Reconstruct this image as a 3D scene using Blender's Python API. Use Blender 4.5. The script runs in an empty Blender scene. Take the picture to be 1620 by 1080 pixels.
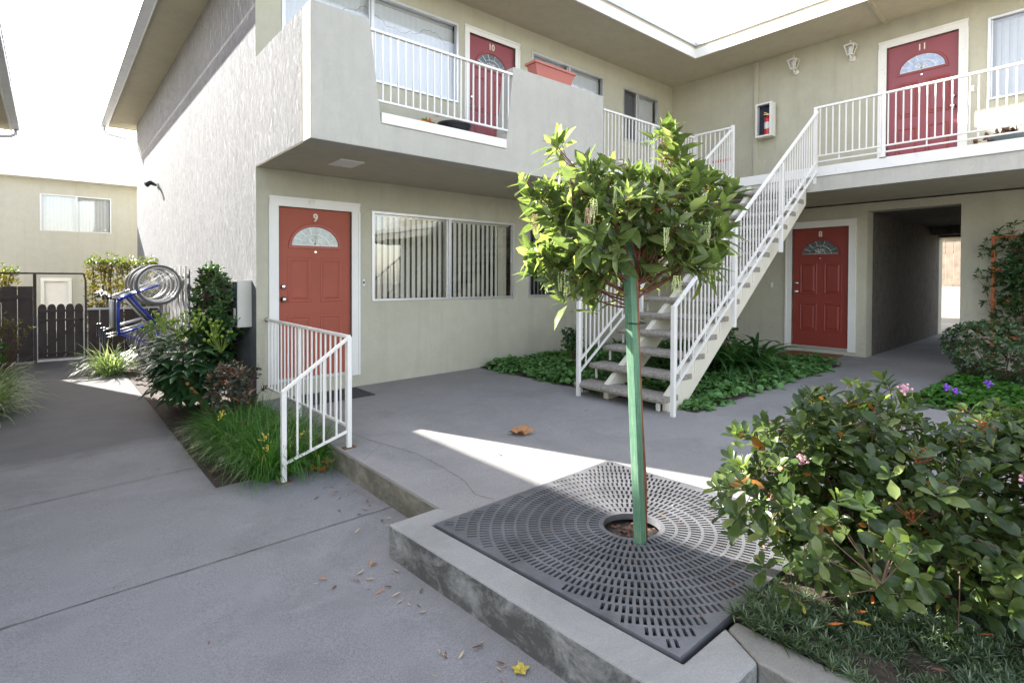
import bpy, bmesh, math, random
import numpy as np
from mathutils import Vector, Matrix
random.seed(7); RNG = np.random.default_rng(11)
PI = math.pi
S = bpy.context.scene
COL = S.collection

# ------------------------------------------------------------------ materials
def new_mat(name):
    m = bpy.data.materials.new(name); m.use_nodes = True
    nt = m.node_tree; nt.nodes.clear()
    out = nt.nodes.new('ShaderNodeOutputMaterial')
    b = nt.nodes.new('ShaderNodeBsdfPrincipled')
    nt.links.new(b.outputs[0], out.inputs[0])
    return m, nt, b, out
def N(nt, t, **kw):
    n = nt.nodes.new(t)
    for k, v in kw.items():
        if k in n.inputs: n.inputs[k].default_value = v
        else: setattr(n, k, v)
    return n
def coords(nt, scale=(1, 1, 1)):
    tc = N(nt, 'ShaderNodeTexCoord'); mp = N(nt, 'ShaderNodeMapping')
    mp.inputs['Scale'].default_value = scale
    nt.links.new(tc.outputs['Object'], mp.inputs[0]); return mp.outputs[0]
def ramp(nt, fac, stops):
    r = N(nt, 'ShaderNodeValToRGB'); e = r.color_ramp.elements
    while len(e) < len(stops): e.new(.5)
    for i, (p, c) in enumerate(stops): e[i].position = p; e[i].color = (*c, 1)
    nt.links.new(fac, r.inputs[0]); return r.outputs[0]
def noise(nt, vec, scale, detail=6, rough=.6, dist=0):
    n = N(nt, 'ShaderNodeTexNoise'); n.inputs['Scale'].default_value = scale
    n.inputs['Detail'].default_value = detail; n.inputs['Roughness'].default_value = rough
    n.inputs['Distortion'].default_value = dist
    nt.links.new(vec, n.inputs['Vector']); return n.outputs['Fac']
def mixc(nt, fac, a, b, mode='MIX'):
    m = N(nt, 'ShaderNodeMix'); m.data_type = 'RGBA'; m.blend_type = mode
    for s, v in ((0, fac), (6, a), (7, b)):
        if hasattr(v, 'is_linked') or hasattr(v, 'links'): nt.links.new(v, m.inputs[s])
        elif s == 0: m.inputs[0].default_value = v
        else: m.inputs[s].default_value = (*v, 1)
    return m.outputs[2]
def mathn(nt, op, a, b=0.):
    m = N(nt, 'ShaderNodeMath'); m.operation = op
    for i, v in enumerate((a, b)):
        if hasattr(v, 'links'): nt.links.new(v, m.inputs[i])
        else: m.inputs[i].default_value = v
    return m.outputs[0]
def bump(nt, b, h, strength, dist=.01):
    n = N(nt, 'ShaderNodeBump'); n.inputs['Strength'].default_value = strength
    n.inputs['Distance'].default_value = dist
    nt.links.new(h, n.inputs['Height']); nt.links.new(n.outputs[0], b.inputs['Normal'])
def sc(c, k): return tuple(min(1, x*k) for x in c)

def simple(name, col, rough=.5, metal=0, var=.12, vs=3., bs=40., bst=.1, spec=.5, grime=None):
    m, nt, b, o = new_mat(name); v = coords(nt)
    f = noise(nt, v, vs)
    c = ramp(nt, f, [(.3, sc(col, 1-var)), (.7, sc(col, 1+var))])
    if grime:
        g = noise(nt, v, grime[1], 8, .7); g = ramp(nt, g, [(grime[2], (0, 0, 0)), (grime[2]+.12, (1, 1, 1))])
        c = mixc(nt, g, c, grime[0])
    nt.links.new(c, b.inputs['Base Color'])
    b.inputs['Roughness'].default_value = rough; b.inputs['Metallic'].default_value = metal
    b.inputs['Specular IOR Level'].default_value = spec
    if bst: bump(nt, b, noise(nt, v, bs, 4), bst, .004)
    return m

def stucco(name, col, strength, trowel, stain=.1, streak=0.):
    m, nt, b, o = new_mat(name); v = coords(nt)
    big = noise(nt, v, .7, 5, .6); mid = noise(nt, v, 5, 6, .65)
    c = ramp(nt, big, [(.3, sc(col, 1-stain)), (.7, sc(col, 1+stain*.5))])
    c = mixc(nt, .35, c, ramp(nt, mid, [(.35, sc(col, .88)), (.65, sc(col, 1.08))]))
    rs = ramp(nt, noise(nt, coords(nt, (2.2, 2.2, .16)), 2.4, 7, .7, .2), [(.5, (0, 0, 0)), (.68, (1, 1, 1))])
    c = mixc(nt, mathn(nt, 'MULTIPLY', rs, .22), c, sc(col, .66))
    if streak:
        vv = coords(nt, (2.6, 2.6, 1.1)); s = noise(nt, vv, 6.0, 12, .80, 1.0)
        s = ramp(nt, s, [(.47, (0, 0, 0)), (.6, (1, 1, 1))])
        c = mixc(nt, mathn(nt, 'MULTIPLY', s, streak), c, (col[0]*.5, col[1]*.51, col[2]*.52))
    nt.links.new(c, b.inputs['Base Color']); b.inputs['Roughness'].default_value = .92
    b.inputs['Specular IOR Level'].default_value = .15
    fine = noise(nt, v, 85, 3, .7)
    tv = coords(nt, (1, 1, .45)); tr = noise(nt, tv, 13, 8, .75, 1.0)
    tr = ramp(nt, tr, [(.42, (0, 0, 0)), (.62, (1, 1, 1))])
    h = mathn(nt, 'ADD', mathn(nt, 'MULTIPLY', fine, .35), mathn(nt, 'MULTIPLY', tr, trowel))
    bump(nt, b, h, strength, .012)
    return m

def concrete(name, col, stain=.22, speck=1., dark_from=None, gloss=.85, mould=0.):
    m, nt, b, o = new_mat(name); v = coords(nt)
    big = noise(nt, v, .55, 6, .6, .5); mid = noise(nt, v, 2.6, 8, .7); fine = noise(nt, v, 140, 2, .6)
    c = ramp(nt, big, [(.32, sc(col, 1-stain)), (.5, col), (.7, sc(col, 1+stain*.5))])
    c = mixc(nt, .45, c, ramp(nt, mid, [(.3, sc(col, .78)), (.7, sc(col, 1.15))]))
    c = mixc(nt, .35*speck, c, ramp(nt, fine, [(.36, sc(col, .5)), (.5, col), (.66, sc(col, 1.5))]))
    pat = ramp(nt, noise(nt, v, 1.15, 9, .72, .9), [(.50, (0, 0, 0)), (.60, (1, 1, 1))])
    c = mixc(nt, mathn(nt, 'MULTIPLY', pat, .28), c, sc(col, .62))
    pat2 = ramp(nt, noise(nt, coords(nt, (1, 1.6, 1)), 2.3, 9, .7, .3), [(.56, (0, 0, 0)), (.64, (1, 1, 1))])
    c = mixc(nt, mathn(nt, 'MULTIPLY', pat2, .22), c, sc(col, 1.3))
    if dark_from:  # darker tone along the far end of the path, noisy edge
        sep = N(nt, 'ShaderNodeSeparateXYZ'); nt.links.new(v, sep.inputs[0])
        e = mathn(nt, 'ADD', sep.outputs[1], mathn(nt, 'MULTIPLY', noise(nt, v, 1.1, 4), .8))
        k = mathn(nt, 'SUBTRACT', e, dark_from)
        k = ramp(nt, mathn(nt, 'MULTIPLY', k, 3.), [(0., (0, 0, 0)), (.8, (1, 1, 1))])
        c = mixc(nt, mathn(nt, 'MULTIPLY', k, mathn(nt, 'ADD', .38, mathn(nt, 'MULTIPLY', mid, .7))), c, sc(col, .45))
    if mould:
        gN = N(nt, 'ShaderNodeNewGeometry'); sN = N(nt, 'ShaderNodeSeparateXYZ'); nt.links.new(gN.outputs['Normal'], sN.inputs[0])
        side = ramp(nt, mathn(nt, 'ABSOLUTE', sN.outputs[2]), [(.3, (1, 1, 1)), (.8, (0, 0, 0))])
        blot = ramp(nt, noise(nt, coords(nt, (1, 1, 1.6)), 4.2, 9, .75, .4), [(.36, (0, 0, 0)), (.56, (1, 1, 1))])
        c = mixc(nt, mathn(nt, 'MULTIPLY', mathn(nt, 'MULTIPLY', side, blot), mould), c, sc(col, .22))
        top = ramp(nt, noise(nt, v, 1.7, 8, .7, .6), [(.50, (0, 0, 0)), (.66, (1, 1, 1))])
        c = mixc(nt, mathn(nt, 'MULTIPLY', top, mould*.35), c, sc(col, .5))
    vo = N(nt, 'ShaderNodeTexVoronoi'); vo.inputs['Scale'].default_value = 3.3; nt.links.new(v, vo.inputs[0])
    d = ramp(nt, vo.outputs['Distance'], [(.0, (1, 1, 1)), (.05, (0, 0, 0))])
    c = mixc(nt, mathn(nt, 'MULTIPLY', d, .35), c, sc(col, .4))
    nt.links.new(c, b.inputs['Base Color']); b.inputs['Roughness'].default_value = gloss
    b.inputs['Specular IOR Level'].default_value = .3
    bump(nt, b, mathn(nt, 'ADD', fine, mathn(nt, 'MULTIPLY', mid, .8)), .25, .004)
    return m

def leafmat(name, stops, rough=.4, trans=.35, tcol=None, spec=.5):
    m, nt, b, o = new_mat(name)
    g = N(nt, 'ShaderNodeNewGeometry')
    c = ramp(nt, g.outputs['Random Per Island'], stops)
    v = coords(nt); c = mixc(nt, .3, c, ramp(nt, noise(nt, v, 45, 3), [(.3, sc(stops[len(stops)//2][1], .6)), (.7, sc(stops[len(stops)//2][1], 1.35))]))
    nt.links.new(c, b.inputs['Base Color']); b.inputs['Roughness'].default_value = rough
    b.inputs['Specular IOR Level'].default_value = spec
    t = N(nt, 'ShaderNodeBsdfTranslucent')
    tc = mixc(nt, 1., c, tcol or (1.0, 1.0, .55), 'MULTIPLY')
    hs = N(nt, 'ShaderNodeHueSaturation'); hs.inputs['Value'].default_value = 1.9; nt.links.new(tc, hs.inputs['Color'])
    nt.links.new(hs.outputs[0], t.inputs[0])
    mx = N(nt, 'ShaderNodeMixShader'); mx.inputs[0].default_value = trans
    nt.links.new(b.outputs[0], mx.inputs[1]); nt.links.new(t.outputs[0], mx.inputs[2]); nt.links.new(mx.outputs[0], o.inputs[0])
    return m

def glassmat(name, refl=.10, tint=(.95, .97, .97)):
    m, nt, b, o = new_mat(name); nt.nodes.remove(b)
    t = N(nt, 'ShaderNodeBsdfTransparent'); t.inputs[0].default_value = (*tint, 1)
    gl = N(nt, 'ShaderNodeBsdfGlossy'); gl.inputs['Roughness'].default_value = .01
    fr = N(nt, 'ShaderNodeFresnel'); fr.inputs[0].default_value = 1.5
    wv = N(nt, 'ShaderNodeBump'); wv.inputs['Strength'].default_value = .03; wv.inputs['Distance'].default_value = .02
    nt.links.new(noise(nt, coords(nt), 2.2, 2), wv.inputs['Height']); nt.links.new(wv.outputs[0], gl.inputs['Normal'])
    mx = N(nt, 'ShaderNodeMixShader'); nt.links.new(mathn(nt, 'ADD', mathn(nt, 'MULTIPLY', fr.outputs[0], .9), refl), mx.inputs[0])
    nt.links.new(t.outputs[0], mx.inputs[1]); nt.links.new(gl.outputs[0], mx.inputs[2]); nt.links.new(mx.outputs[0], o.inputs[0])
    return m

WALL = (.515, .495, .385)
M = {}
M['wall'] = stucco('stucco_wall', WALL, .55, .5, .12)
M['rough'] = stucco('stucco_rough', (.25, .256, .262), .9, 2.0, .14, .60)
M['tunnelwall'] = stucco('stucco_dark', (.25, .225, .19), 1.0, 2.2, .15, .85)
M['par'] = stucco('stucco_parapet', (.51, .495, .435), .55, .5, .10)
M['sof'] = stucco('stucco_soffit', (.53, .485, .37), .5, .5, .12)
M['farwall'] = stucco('stucco_far', (.47, .46, .40), .3, .3, .06)
M['trim'] = simple('white_paint', (.78, .77, .72), .45, 0, .04, 3, 30, .08, grime=((.55, .5, .42), 4, .63))
M['rail'] = simple('railing_paint', (.78, .76, .71), .38, 0, .05, 5, 60, .06, grime=((.42, .27, .17), 17, .665))
M['gutter'] = simple('gutter_metal', (.60, .62, .66), .4, 0, .08, 4, 20, .05)
M['alu'] = simple('aluminium', (.62, .62, .62), .38, .6, .05, 5, 30, .03)
M['door9'] = simple('door_red_sunfaded', (.345, .080, .045), .65, 0, .07, 2.5, 18, .06)
M['door8'] = simple('door_red', (.255, .040, .028), .42, 0, .07, 2.5, 18, .06)
M['door11'] = simple('door_wine', (.26, .05, .062), .45, 0, .07, 2.5, 18, .06)
M['doorgroove9'] = simple('door_moulding', (.36, .08, .05), .5, 0, .05)
M['chrome'] = simple('satin_steel', (.7, .69, .66), .22, 1, .03, 5, 30, 0)
M['num'] = simple('number_cream', (.80, .76, .64), .5)
M['glass'] = glassmat('window_glass')
M['glassd'] = glassmat('window_glass_screen', .03, (.42, .43, .44))
M['dark'] = simple('dark_interior', (.03, .03, .028), .9, 0, .2, 3, 10, 0)
M['interior'] = simple('room_wall', (.09, .08, .06), .9, 0, .2, 2, 10, 0)
M['blind'] = simple('blind_vinyl', (.80, .77, .64), .5, 0, .04, 6, 30, .02)
M['blindw'] = simple('blind_white', (.78, .79, .80), .5, 0, .03, 6, 30, .02)
M['blindd'] = simple('blind_grey', (.40, .40, .36), .5, 0, .04, 6, 30, .02)
M['curtain'] = simple('curtain', (.6, .55, .42), .8, 0, .06, 6, 30, .1)
M['fan'] = simple('leaded_glass', (.42, .47, .45), .16, 0, .25, 18, 60, .35)
M['fanb'] = simple('leaded_glass_blue', (.38, .46, .62), .16, 0, .25, 18, 60, .35)
M['fand'] = simple('leaded_glass_dark', (.10, .12, .13), .12, 0, .4, 18, 60, .35)
M['came'] = simple('lead_came', (.72, .72, .66), .4, .2, .05)
M['land'] = concrete('landing_concrete', (.295, .283, .268), .22)
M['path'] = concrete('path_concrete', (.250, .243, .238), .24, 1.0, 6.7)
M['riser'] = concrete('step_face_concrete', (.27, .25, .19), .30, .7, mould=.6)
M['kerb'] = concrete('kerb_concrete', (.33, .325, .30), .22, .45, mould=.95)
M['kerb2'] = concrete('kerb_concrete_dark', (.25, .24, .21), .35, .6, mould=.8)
M['crack'] = simple('crack_dirt', (.14, .13, .105), .95, 0, .4, 10, 40, .2)
M['soil'] = simple('soil', (.055, .04, .028), .95, 0, .5, 14, 50, .9, grime=((.16, .11, .07), 30, .58))
M['iron'] = simple('cast_iron', (.165, .165, .172), .34, .3, .35, 4, 90, .5, .5, grime=((.22, .17, .12), 6, .60))
M['tread'] = None
M['string'] = simple('stringer_cream', (.68, .64, .52), .5, 0, .06, 3, 30, .08, grime=((.42, .33, .2), 5, .64))
M['greenstake'] = None
M['bark'] = simple('arbutus_bark', (.23, .075, .032), .5, 0, .45, 20, 90, .6)
M['twig'] = simple('twig', (.12, .07, .04), .7, 0, .3, 30, 90, .4)
M['twigred'] = simple('twig_red', (.17, .062, .04), .6, 0, .3, 30, 90, .3)
M['gate'] = simple('gate_dark_wood', (.055, .040, .036), .6, 0, .3, 3, 30, .3)
M['boxw'] = simple('cabinet_beige', (.55, .54, .47), .45, 0, .05, 4, 30, .05)
M['boxd'] = simple('cabinet_dark_blue', (.03, .035, .06), .25, 0, .2, 4, 30, 0)
M['black'] = simple('black_plastic', (.015, .016, .022), .35, 0, .2, 4, 40, .05)
M['tyre'] = simple('tyre_grey', (.15, .145, .14), .7, 0, .2, 10)
M['red'] = simple('extinguisher_red', (.55, .02, .025), .25, 0, .05)
M['label'] = simple('paper_label', (.7, .7, .66), .6)
M['brass'] = simple('brass', (.55, .38, .16), .35, .9, .1)
M['pink'] = simple('terracotta_pink', (.46, .15, .115), .6, 0, .05, 4, 30, .08)
M['terra'] = simple('terracotta', (.40, .14, .07), .7, 0, .1, 8, 30, .2)
M['tealpot'] = simple('grey_blue_pot', (.20, .27, .31), .4, 0, .1)
M['lampg'] = simple('lamp_frost', (.62, .64, .62), .3)
M['mat'] = simple('doormat_brown', (.20, .085, .035), .95, 0, .3, 40, 150, .9)
M['mat2'] = simple('doormat_grey', (.065, .06, .065), .9, 0, .5, 30, 120, .9)
M['orangew'] = simple('cedar', (.46, .13, .035), .6, 0, .25, 8, 40, .3)
M['wood'] = simple('fence_pale_wood', (.20, .16, .12), .8, 0, .3, 6, 40, .4)
M['ground'] = simple('earth', (.19, .16, .12), .95, 0, .2, .8, 10, .3)
M['yard'] = simple('yard_pale', (.30, .27, .21), .9, 0, .2, .8, 10, .3)
M['roof'] = simple('roof_gravel', (.4, .38, .35), .9, 0, .2, 4, 80, .4)
M['petal'] = simple('petal_yellow', (.80, .32, .02), .6)
M['purple'] = simple('petal_purple', (.26, .08, .62), .6)
M['pinkfl'] = simple('petal_pink', (.80, .42, .47), .6, 0, .25, 60)
M['cream'] = simple('catkin_cream', (.60, .66, .30), .7, 0, .2, 30)
M['catpink'] = simple('catkin_dry', (.56, .36, .26), .7, 0, .2, 30)
M['ltan'] = simple('leaf_tan', (.42, .20, .08), .6, 0, .3, 20, 60, .4)
M['lorange'] = simple('leaf_rust', (.46, .14, .035), .5, 0, .4, 20, 60, .5)
M['lyellow'] = simple('leaf_yellow', (.50, .40, .06), .5, 0, .3, 20, 60, .4)
M['lpale'] = simple('leaf_straw', (.42, .34, .22), .7, 0, .25, 20, 60, .3)
M['lbrown'] = simple('leaf_brown', (.14, .065, .04), .7, 0, .3, 20, 60, .4)
M['orangefl'] = simple('spent_flower_rust', (.34, .085, .03), .7, 0, .4, 40)
M['tree'] = leafmat('arbutus_leaf', [(0, (.040, .066, .028)), (.35, (.080, .122, .044)), (.7, (.15, .20, .070)), (.9, (.25, .31, .11)), (1, (.36, .40, .22))], .20, .50)
M['bush'] = leafmat('raphiolepis_leaf', [(0, (.016, .038, .013)), (.45, (.040, .075, .022)), (.8, (.10, .145, .04)), (1, (.25, .29, .10))], .24, .34)
M['bushold'] = leafmat('raphiolepis_old_leaf', [(0, (.28, .07, .015)), (.5, (.34, .15, .03)), (1, (.16, .03, .015))], .4, .3)
M['hedge2'] = leafmat('dark_shrub_leaf', [(0, (.014, .042, .020)), (.5, (.030, .075, .028)), (.9, (.07, .13, .04)), (1, (.18, .12, .05))], .33, .2)
M['ivy'] = leafmat('ground_ivy_leaf', [(0, (.045, .12, .03)), (.5, (.10, .23, .06)), (1, (.18, .33, .11))], .5, .25)
M['fatsia'] = leafmat('fatsia_leaf', [(0, (.022, .065, .028)), (.6, (.045, .115, .040)), (1, (.09, .18, .05))], .35, .2)
M['umbel'] = leafmat('umbel', [(0, (.16, .26, .035)), (1, (.30, .40, .06))], .6, .1)
M['grass'] = leafmat('clump_grass', [(0, (.020, .085, .014)), (.5, (.045, .16, .018)), (.93, (.09, .23, .03)), (1, (.28, .24, .08))], .4, .3)
M['spider'] = leafmat('variegated_blade', [(0, (.10, .20, .05)), (.5, (.22, .30, .12)), (1, (.50, .52, .34))], .45, .3)
M['strap'] = leafmat('clivia_leaf', [(0, (.015, .055, .014)), (.6, (.035, .105, .022)), (1, (.09, .19, .04))], .3, .2)
M['bronze'] = leafmat('bronze_shrub_leaf', [(0, (.020, .045, .030)), (.6, (.034, .062, .045)), (.75, (.08, .075, .05)), (.85, (.26, .09, .04)), (1, (.45, .20, .08))], .35, .2)
M['vine'] = leafmat('vine_leaf', [(0, (.012, .04, .012)), (.6, (.03, .085, .02)), (1, (.09, .17, .03))], .35, .25)
M['hedge'] = leafmat('hedge_leaf', [(0, (.045, .07, .012)), (.5, (.10, .12, .02)), (.8, (.15, .09, .02)), (1, (.24, .28, .03))], .5, .35)
M['hedgetop'] = leafmat('hedge_new_leaf', [(0, (.07, .12, .015)), (1, (.16, .20, .03))], .5, .25)
M['cover'] = leafmat('dianthus_leaf', [(0, (.024, .056, .016)), (.5, (.055, .10, .034)), (.85, (.13, .18, .09)), (1, (.32, .37, .25))], .5, .15)
M['mound'] = leafmat('violet_leaf', [(0, (.03, .10, .015)), (1, (.08, .22, .03))], .5, .3)

def tread_mat():
    m, nt, b, o = new_mat('pebble_tread'); v = coords(nt)
    vo = N(nt, 'ShaderNodeTexVoronoi'); vo.inputs['Scale'].default_value = 75; nt.links.new(v, vo.inputs[0])
    c = ramp(nt, vo.outputs['Color'], [(.1, (.20, .175, .145)), (.5, (.29, .26, .22)), (.9, (.38, .35, .30))])
    nt.links.new(c, b.inputs['Base Color']); b.inputs['Roughness'].default_value = .85
    bump(nt, b, vo.outputs['Distance'], .6, .004); return m
M['tread'] = tread_mat()
def stake_mat():
    m, nt, b, o = new_mat('green_stained_stake'); v = coords(nt, (40, 40, 3))
    f = noise(nt, v, 3, 6, .7); c = ramp(nt, f, [(.3, (.035, .12, .07)), (.52, (.075, .21, .125)), (.72, (.24, .33, .21))])
    v2 = coords(nt, (6, 6, 60)); f2 = noise(nt, v2, 2, 3, .6)
    c = mixc(nt, mathn(nt, 'MULTIPLY', f2, .4), c, (.24, .34, .20))
    nt.links.new(c, b.inputs['Base Color']); b.inputs['Roughness'].default_value = .75
    bump(nt, b, f, .4, .003); return m
M['greenstake'] = stake_mat()

# ------------------------------------------------------------------ object helpers
def tag(o, label=None, cat=None, group=None, kind=None):
    if label: o['label'] = label
    if cat: o['category'] = cat
    if group: o['group'] = group
    if kind: o['kind'] = kind
    return o
def thing(name, loc, label, cat, group=None):
    o = bpy.data.objects.new(name, None); COL.objects.link(o); o.location = loc
    o.empty_display_size = .1
    return tag(o, label, cat, group)
def origin(p):
    v = Vector((0, 0, 0))
    while p: v += p.location; p = p.parent
    return v
def link(name, me, mat, parent, smooth=False, bevel=0, segs=2):
    o = bpy.data.objects.new(name, me); COL.objects.link(o)
    if mat: me.materials.append(mat)
    if parent: o.parent = parent
    if smooth:
        for p in me.polygons: p.use_smooth = True
    if bevel:
        b = o.modifiers.new('bevel', 'BEVEL'); b.width = bevel; b.segments = segs; b.limit_method = 'ANGLE'; b.angle_limit = .7
    return o
ID = lambda s, d, z: (s, d, z)
class MB:
    def __init__(s, T=ID): s.v = []; s.f = []; s.T = T
    def add(s, vs, fs):
        n = len(s.v); s.v += [s.T(*p) for p in vs]; s.f += [tuple(i+n for i in f) for f in fs]; return s
    def box(s, a0, a1, b0, b1, c0, c1):
        return s.add([(a0, b0, c0), (a1, b0, c0), (a1, b1, c0), (a0, b1, c0), (a0, b0, c1), (a1, b0, c1), (a1, b1, c1), (a0, b1, c1)],
                     [(0, 3, 2, 1), (4, 5, 6, 7), (0, 1, 5, 4), (1, 2, 6, 5), (2, 3, 7, 6), (3, 0, 4, 7)])
    def hexa(s, vs):
        return s.add(vs, [(0, 3, 2, 1), (4, 5, 6, 7), (0, 1, 5, 4), (1, 2, 6, 5), (2, 3, 7, 6), (3, 0, 4, 7)])
    def prism(s, poly, f0, f1):
        # poly: list of 2-D points, f0/f1: map point -> 3-D
        n = len(poly); vs = [f0(p) for p in poly]+[f1(p) for p in poly]
        fs = [tuple(range(n))[::-1], tuple(range(n, 2*n))]+[(i, (i+1) % n, n+(i+1) % n, n+i) for i in range(n)]
        return s.add(vs, fs)
    def bar(s, p, q, w, h=None, up=(0, 0, 1)):
        h = h or w; p = Vector(p); q = Vector(q); d = (q-p).normalized(); u = Vector(up)
        if abs(d.dot(u)) > .97: u = Vector((1, 0, 0))
        r = d.cross(u).normalized(); u = r.cross(d).normalized(); vs = []
        for c in (p, q):
            for a, b in ((-1, -1), (1, -1), (1, 1), (-1, 1)): vs.append(tuple(c+r*a*w/2+u*b*h/2))
        return s.add([vs[0], vs[1], vs[2], vs[3], vs[4], vs[5], vs[6], vs[7]], [(0, 3, 2, 1), (4, 5, 6, 7), (0, 1, 5, 4), (1, 2, 6, 5), (2, 3, 7, 6), (3, 0, 4, 7)])
    def tube(s, path, r, n=8, caps=True):
        path = [Vector(p) for p in path]; m = len(path)
        rr = r if isinstance(r, (list, tuple)) else [r]*m
        vs = []; prev = None
        for i, p in enumerate(path):
            d = (path[min(i+1, m-1)]-path[max(i-1, 0)]).normalized()
            u = prev if prev is not None else (Vector((0, 0, 1)) if abs(d.z) < .9 else Vector((1, 0, 0)))
            a = d.cross(u); a = a.normalized() if a.length > 1e-6 else Vector((1, 0, 0)); u = a.cross(d).normalized(); prev = u
            for k in range(n):
                t = 2*PI*k/n; vs.append(tuple(p+(a*math.cos(t)+u*math.sin(t))*rr[i]))
        fs = [(i*n+k, i*n+(k+1) % n, (i+1)*n+(k+1) % n, (i+1)*n+k) for i in range(m-1) for k in range(n)]
        if caps: fs += [tuple(range(n))[::-1], tuple(range((m-1)*n, m*n))]
        return s.add(vs, fs)
    def lathe(s, c, prof, n=20):
        vs = [(c[0]+r*math.cos(2*PI*k/n), c[1]+r*math.sin(2*PI*k/n), c[2]+z) for r, z in prof for k in range(n)]
        fs = [(i*n+k, i*n+(k+1) % n, (i+1)*n+(k+1) % n, (i+1)*n+k) for i in range(len(prof)-1) for k in range(n)]
        return s.add(vs, fs)
    def ellipsoid(s, c, r, n=10, m=7):
        vs = []
        for i in range(m+1):
            a = PI*i/m
            for k in range(n): vs.append((c[0]+r[0]*math.sin(a)*math.cos(2*PI*k/n), c[1]+r[1]*math.sin(a)*math.sin(2*PI*k/n), c[2]+r[2]*math.cos(a)))
        return s.add(vs, [(i*n+k, i*n+(k+1) % n, (i+1)*n+(k+1) % n, (i+1)*n+k) for i in range(m) for k in range(n)])
    def torus(s, c, ax_u, ax_v, R, r, n=40, m=8):
        c, u, v = Vector(c), Vector(ax_u), Vector(ax_v); w = u.cross(v); vs = []
        for i in range(n):
            t = 2*PI*i/n; e = u*math.cos(t)+v*math.sin(t)
            for k in range(m):
                q = 2*PI*k/m; vs.append(tuple(c+e*(R+r*math.cos(q))+w*r*math.sin(q)))
        return s.add(vs, [(i*m+k, ((i+1) % n)*m+k, ((i+1) % n)*m+(k+1) % m, i*m+(k+1) % m) for i in range(n) for k in range(m)])
    def wall(s, s0, s1, z0, z1, holes, rev=.09):
        S_ = sorted({s0, s1, *[h[i] for h in holes for i in (0, 1)]}); Z_ = sorted({z0, z1, *[h[i] for h in holes for i in (2, 3)]})
        for i in range(len(S_)-1):
            for j in range(len(Z_)-1):
                a, b, c, d = S_[i], S_[i+1], Z_[j], Z_[j+1]; mx, mz = (a+b)/2, (c+d)/2
                if any(h[0] < mx < h[1] and h[2] < mz < h[3] for h in holes): continue
                s.add([(a, 0, c), (b, 0, c), (b, 0, d), (a, 0, d)], [(0, 1, 2, 3)])
        for h in holes:
            a, b, c, d = h[:4]; r = h[4] if len(h) > 4 else rev
            for P in (((a, 0, c), (a, 0, d), (a, -r, d), (a, -r, c)), ((b, 0, d), (b, 0, c), (b, -r, c), (b, -r, d)),
                      ((a, 0, d), (b, 0, d), (b, -r, d), (a, -r, d)), ((b, 0, c), (a, 0, c), (a, -r, c), (b, -r, c))):
                s.add(list(P), [(0, 1, 2, 3)])
        return s
    def build(s, name, mat, parent=None, smooth=False, bevel=0, segs=2, fix=True):
        o = origin(parent) if parent else Vector((0, 0, 0))
        me = bpy.data.meshes.new(name)
        me.from_pydata([(a-o.x, b-o.y, c-o.z) for a, b, c in s.v], [], s.f); me.update()
        if fix:
            bm = bmesh.new(); bm.from_mesh(me)
            if bevel: bmesh.ops.remove_doubles(bm, verts=bm.verts, dist=1e-6)
            bmesh.ops.recalc_face_normals(bm, faces=bm.faces); bm.to_mesh(me); bm.free()
        return link(name, me, mat, parent, smooth, bevel, segs)
def frameY(Y): return lambda s, d, z: (s, Y-d, z)
def frameX(X): return lambda s, d, z: (X-d, -s, z)
def gz(x): return .02*(x-10.1)
def gl(x): return gz(x)-.185

def tiltT(off): return lambda x, y, z: (x, y, z+gz(x)+off)

# ------------------------------------------------------------------ leaf engine
def norm(a): return a/np.maximum(np.linalg.norm(a, axis=-1, keepdims=True), 1e-9)
TEMPL = {}
def mk_template(kind):
    if kind == 'elliptic': t = [0, .3, .65, 1]; w = [0.06, .9, .8, 0]
    elif kind == 'obovate': t = [0, .25, .55, .82, 1]; w = [.08, .45, .95, .85, .05]
    elif kind == 'round': t = [0, .22, .5, .8, 1]; w = [.45, .95, 1.05, .8, .3]
    elif kind == 'blade': t = [0, .35, .7, 1]; w = [.8, 1, .7, .05]
    n = len(t); v = []; f = []
    for i in range(n): v.append((0, t[i], 0, t[i]))
    for sd in (-1, 1):
        for i in range(n): v.append((sd*w[i]*.5, t[i], .16*w[i], t[i]))
    for i in range(n-1):
        f.append((i, n+i, n+i+1, i+1)); f.append((i, i+1, 2*n+i+1, 2*n+i))
    return np.array(v), f
def leaves_mesh(P, D, U, L, Wd, kind='elliptic', curl=.25):
    if kind not in TEMPL: TEMPL[kind] = mk_template(kind)
    v, f = TEMPL[kind]; D = norm(D); R = norm(np.cross(D, U)); U = np.cross(R, D); n = len(P)
    L = np.broadcast_to(L, n)[:, None, None]; Wd = np.broadcast_to(Wd, n)[:, None, None]
    curl = np.broadcast_to(curl, n)[:, None, None]
    x = v[None, :, 0:1]*Wd; y = v[None, :, 1:2]*L; z = v[None, :, 2:3]*Wd - curl*L*(v[None, :, 3:4]**2)
    V = P[:, None]+R[:, None]*x+D[:, None]*y+U[:, None]*z
    nv = len(v); F = (np.array(f)[None]+(np.arange(n)*nv)[:, None, None]).reshape(-1, 4)
    return V.reshape(-1, 3), F
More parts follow.
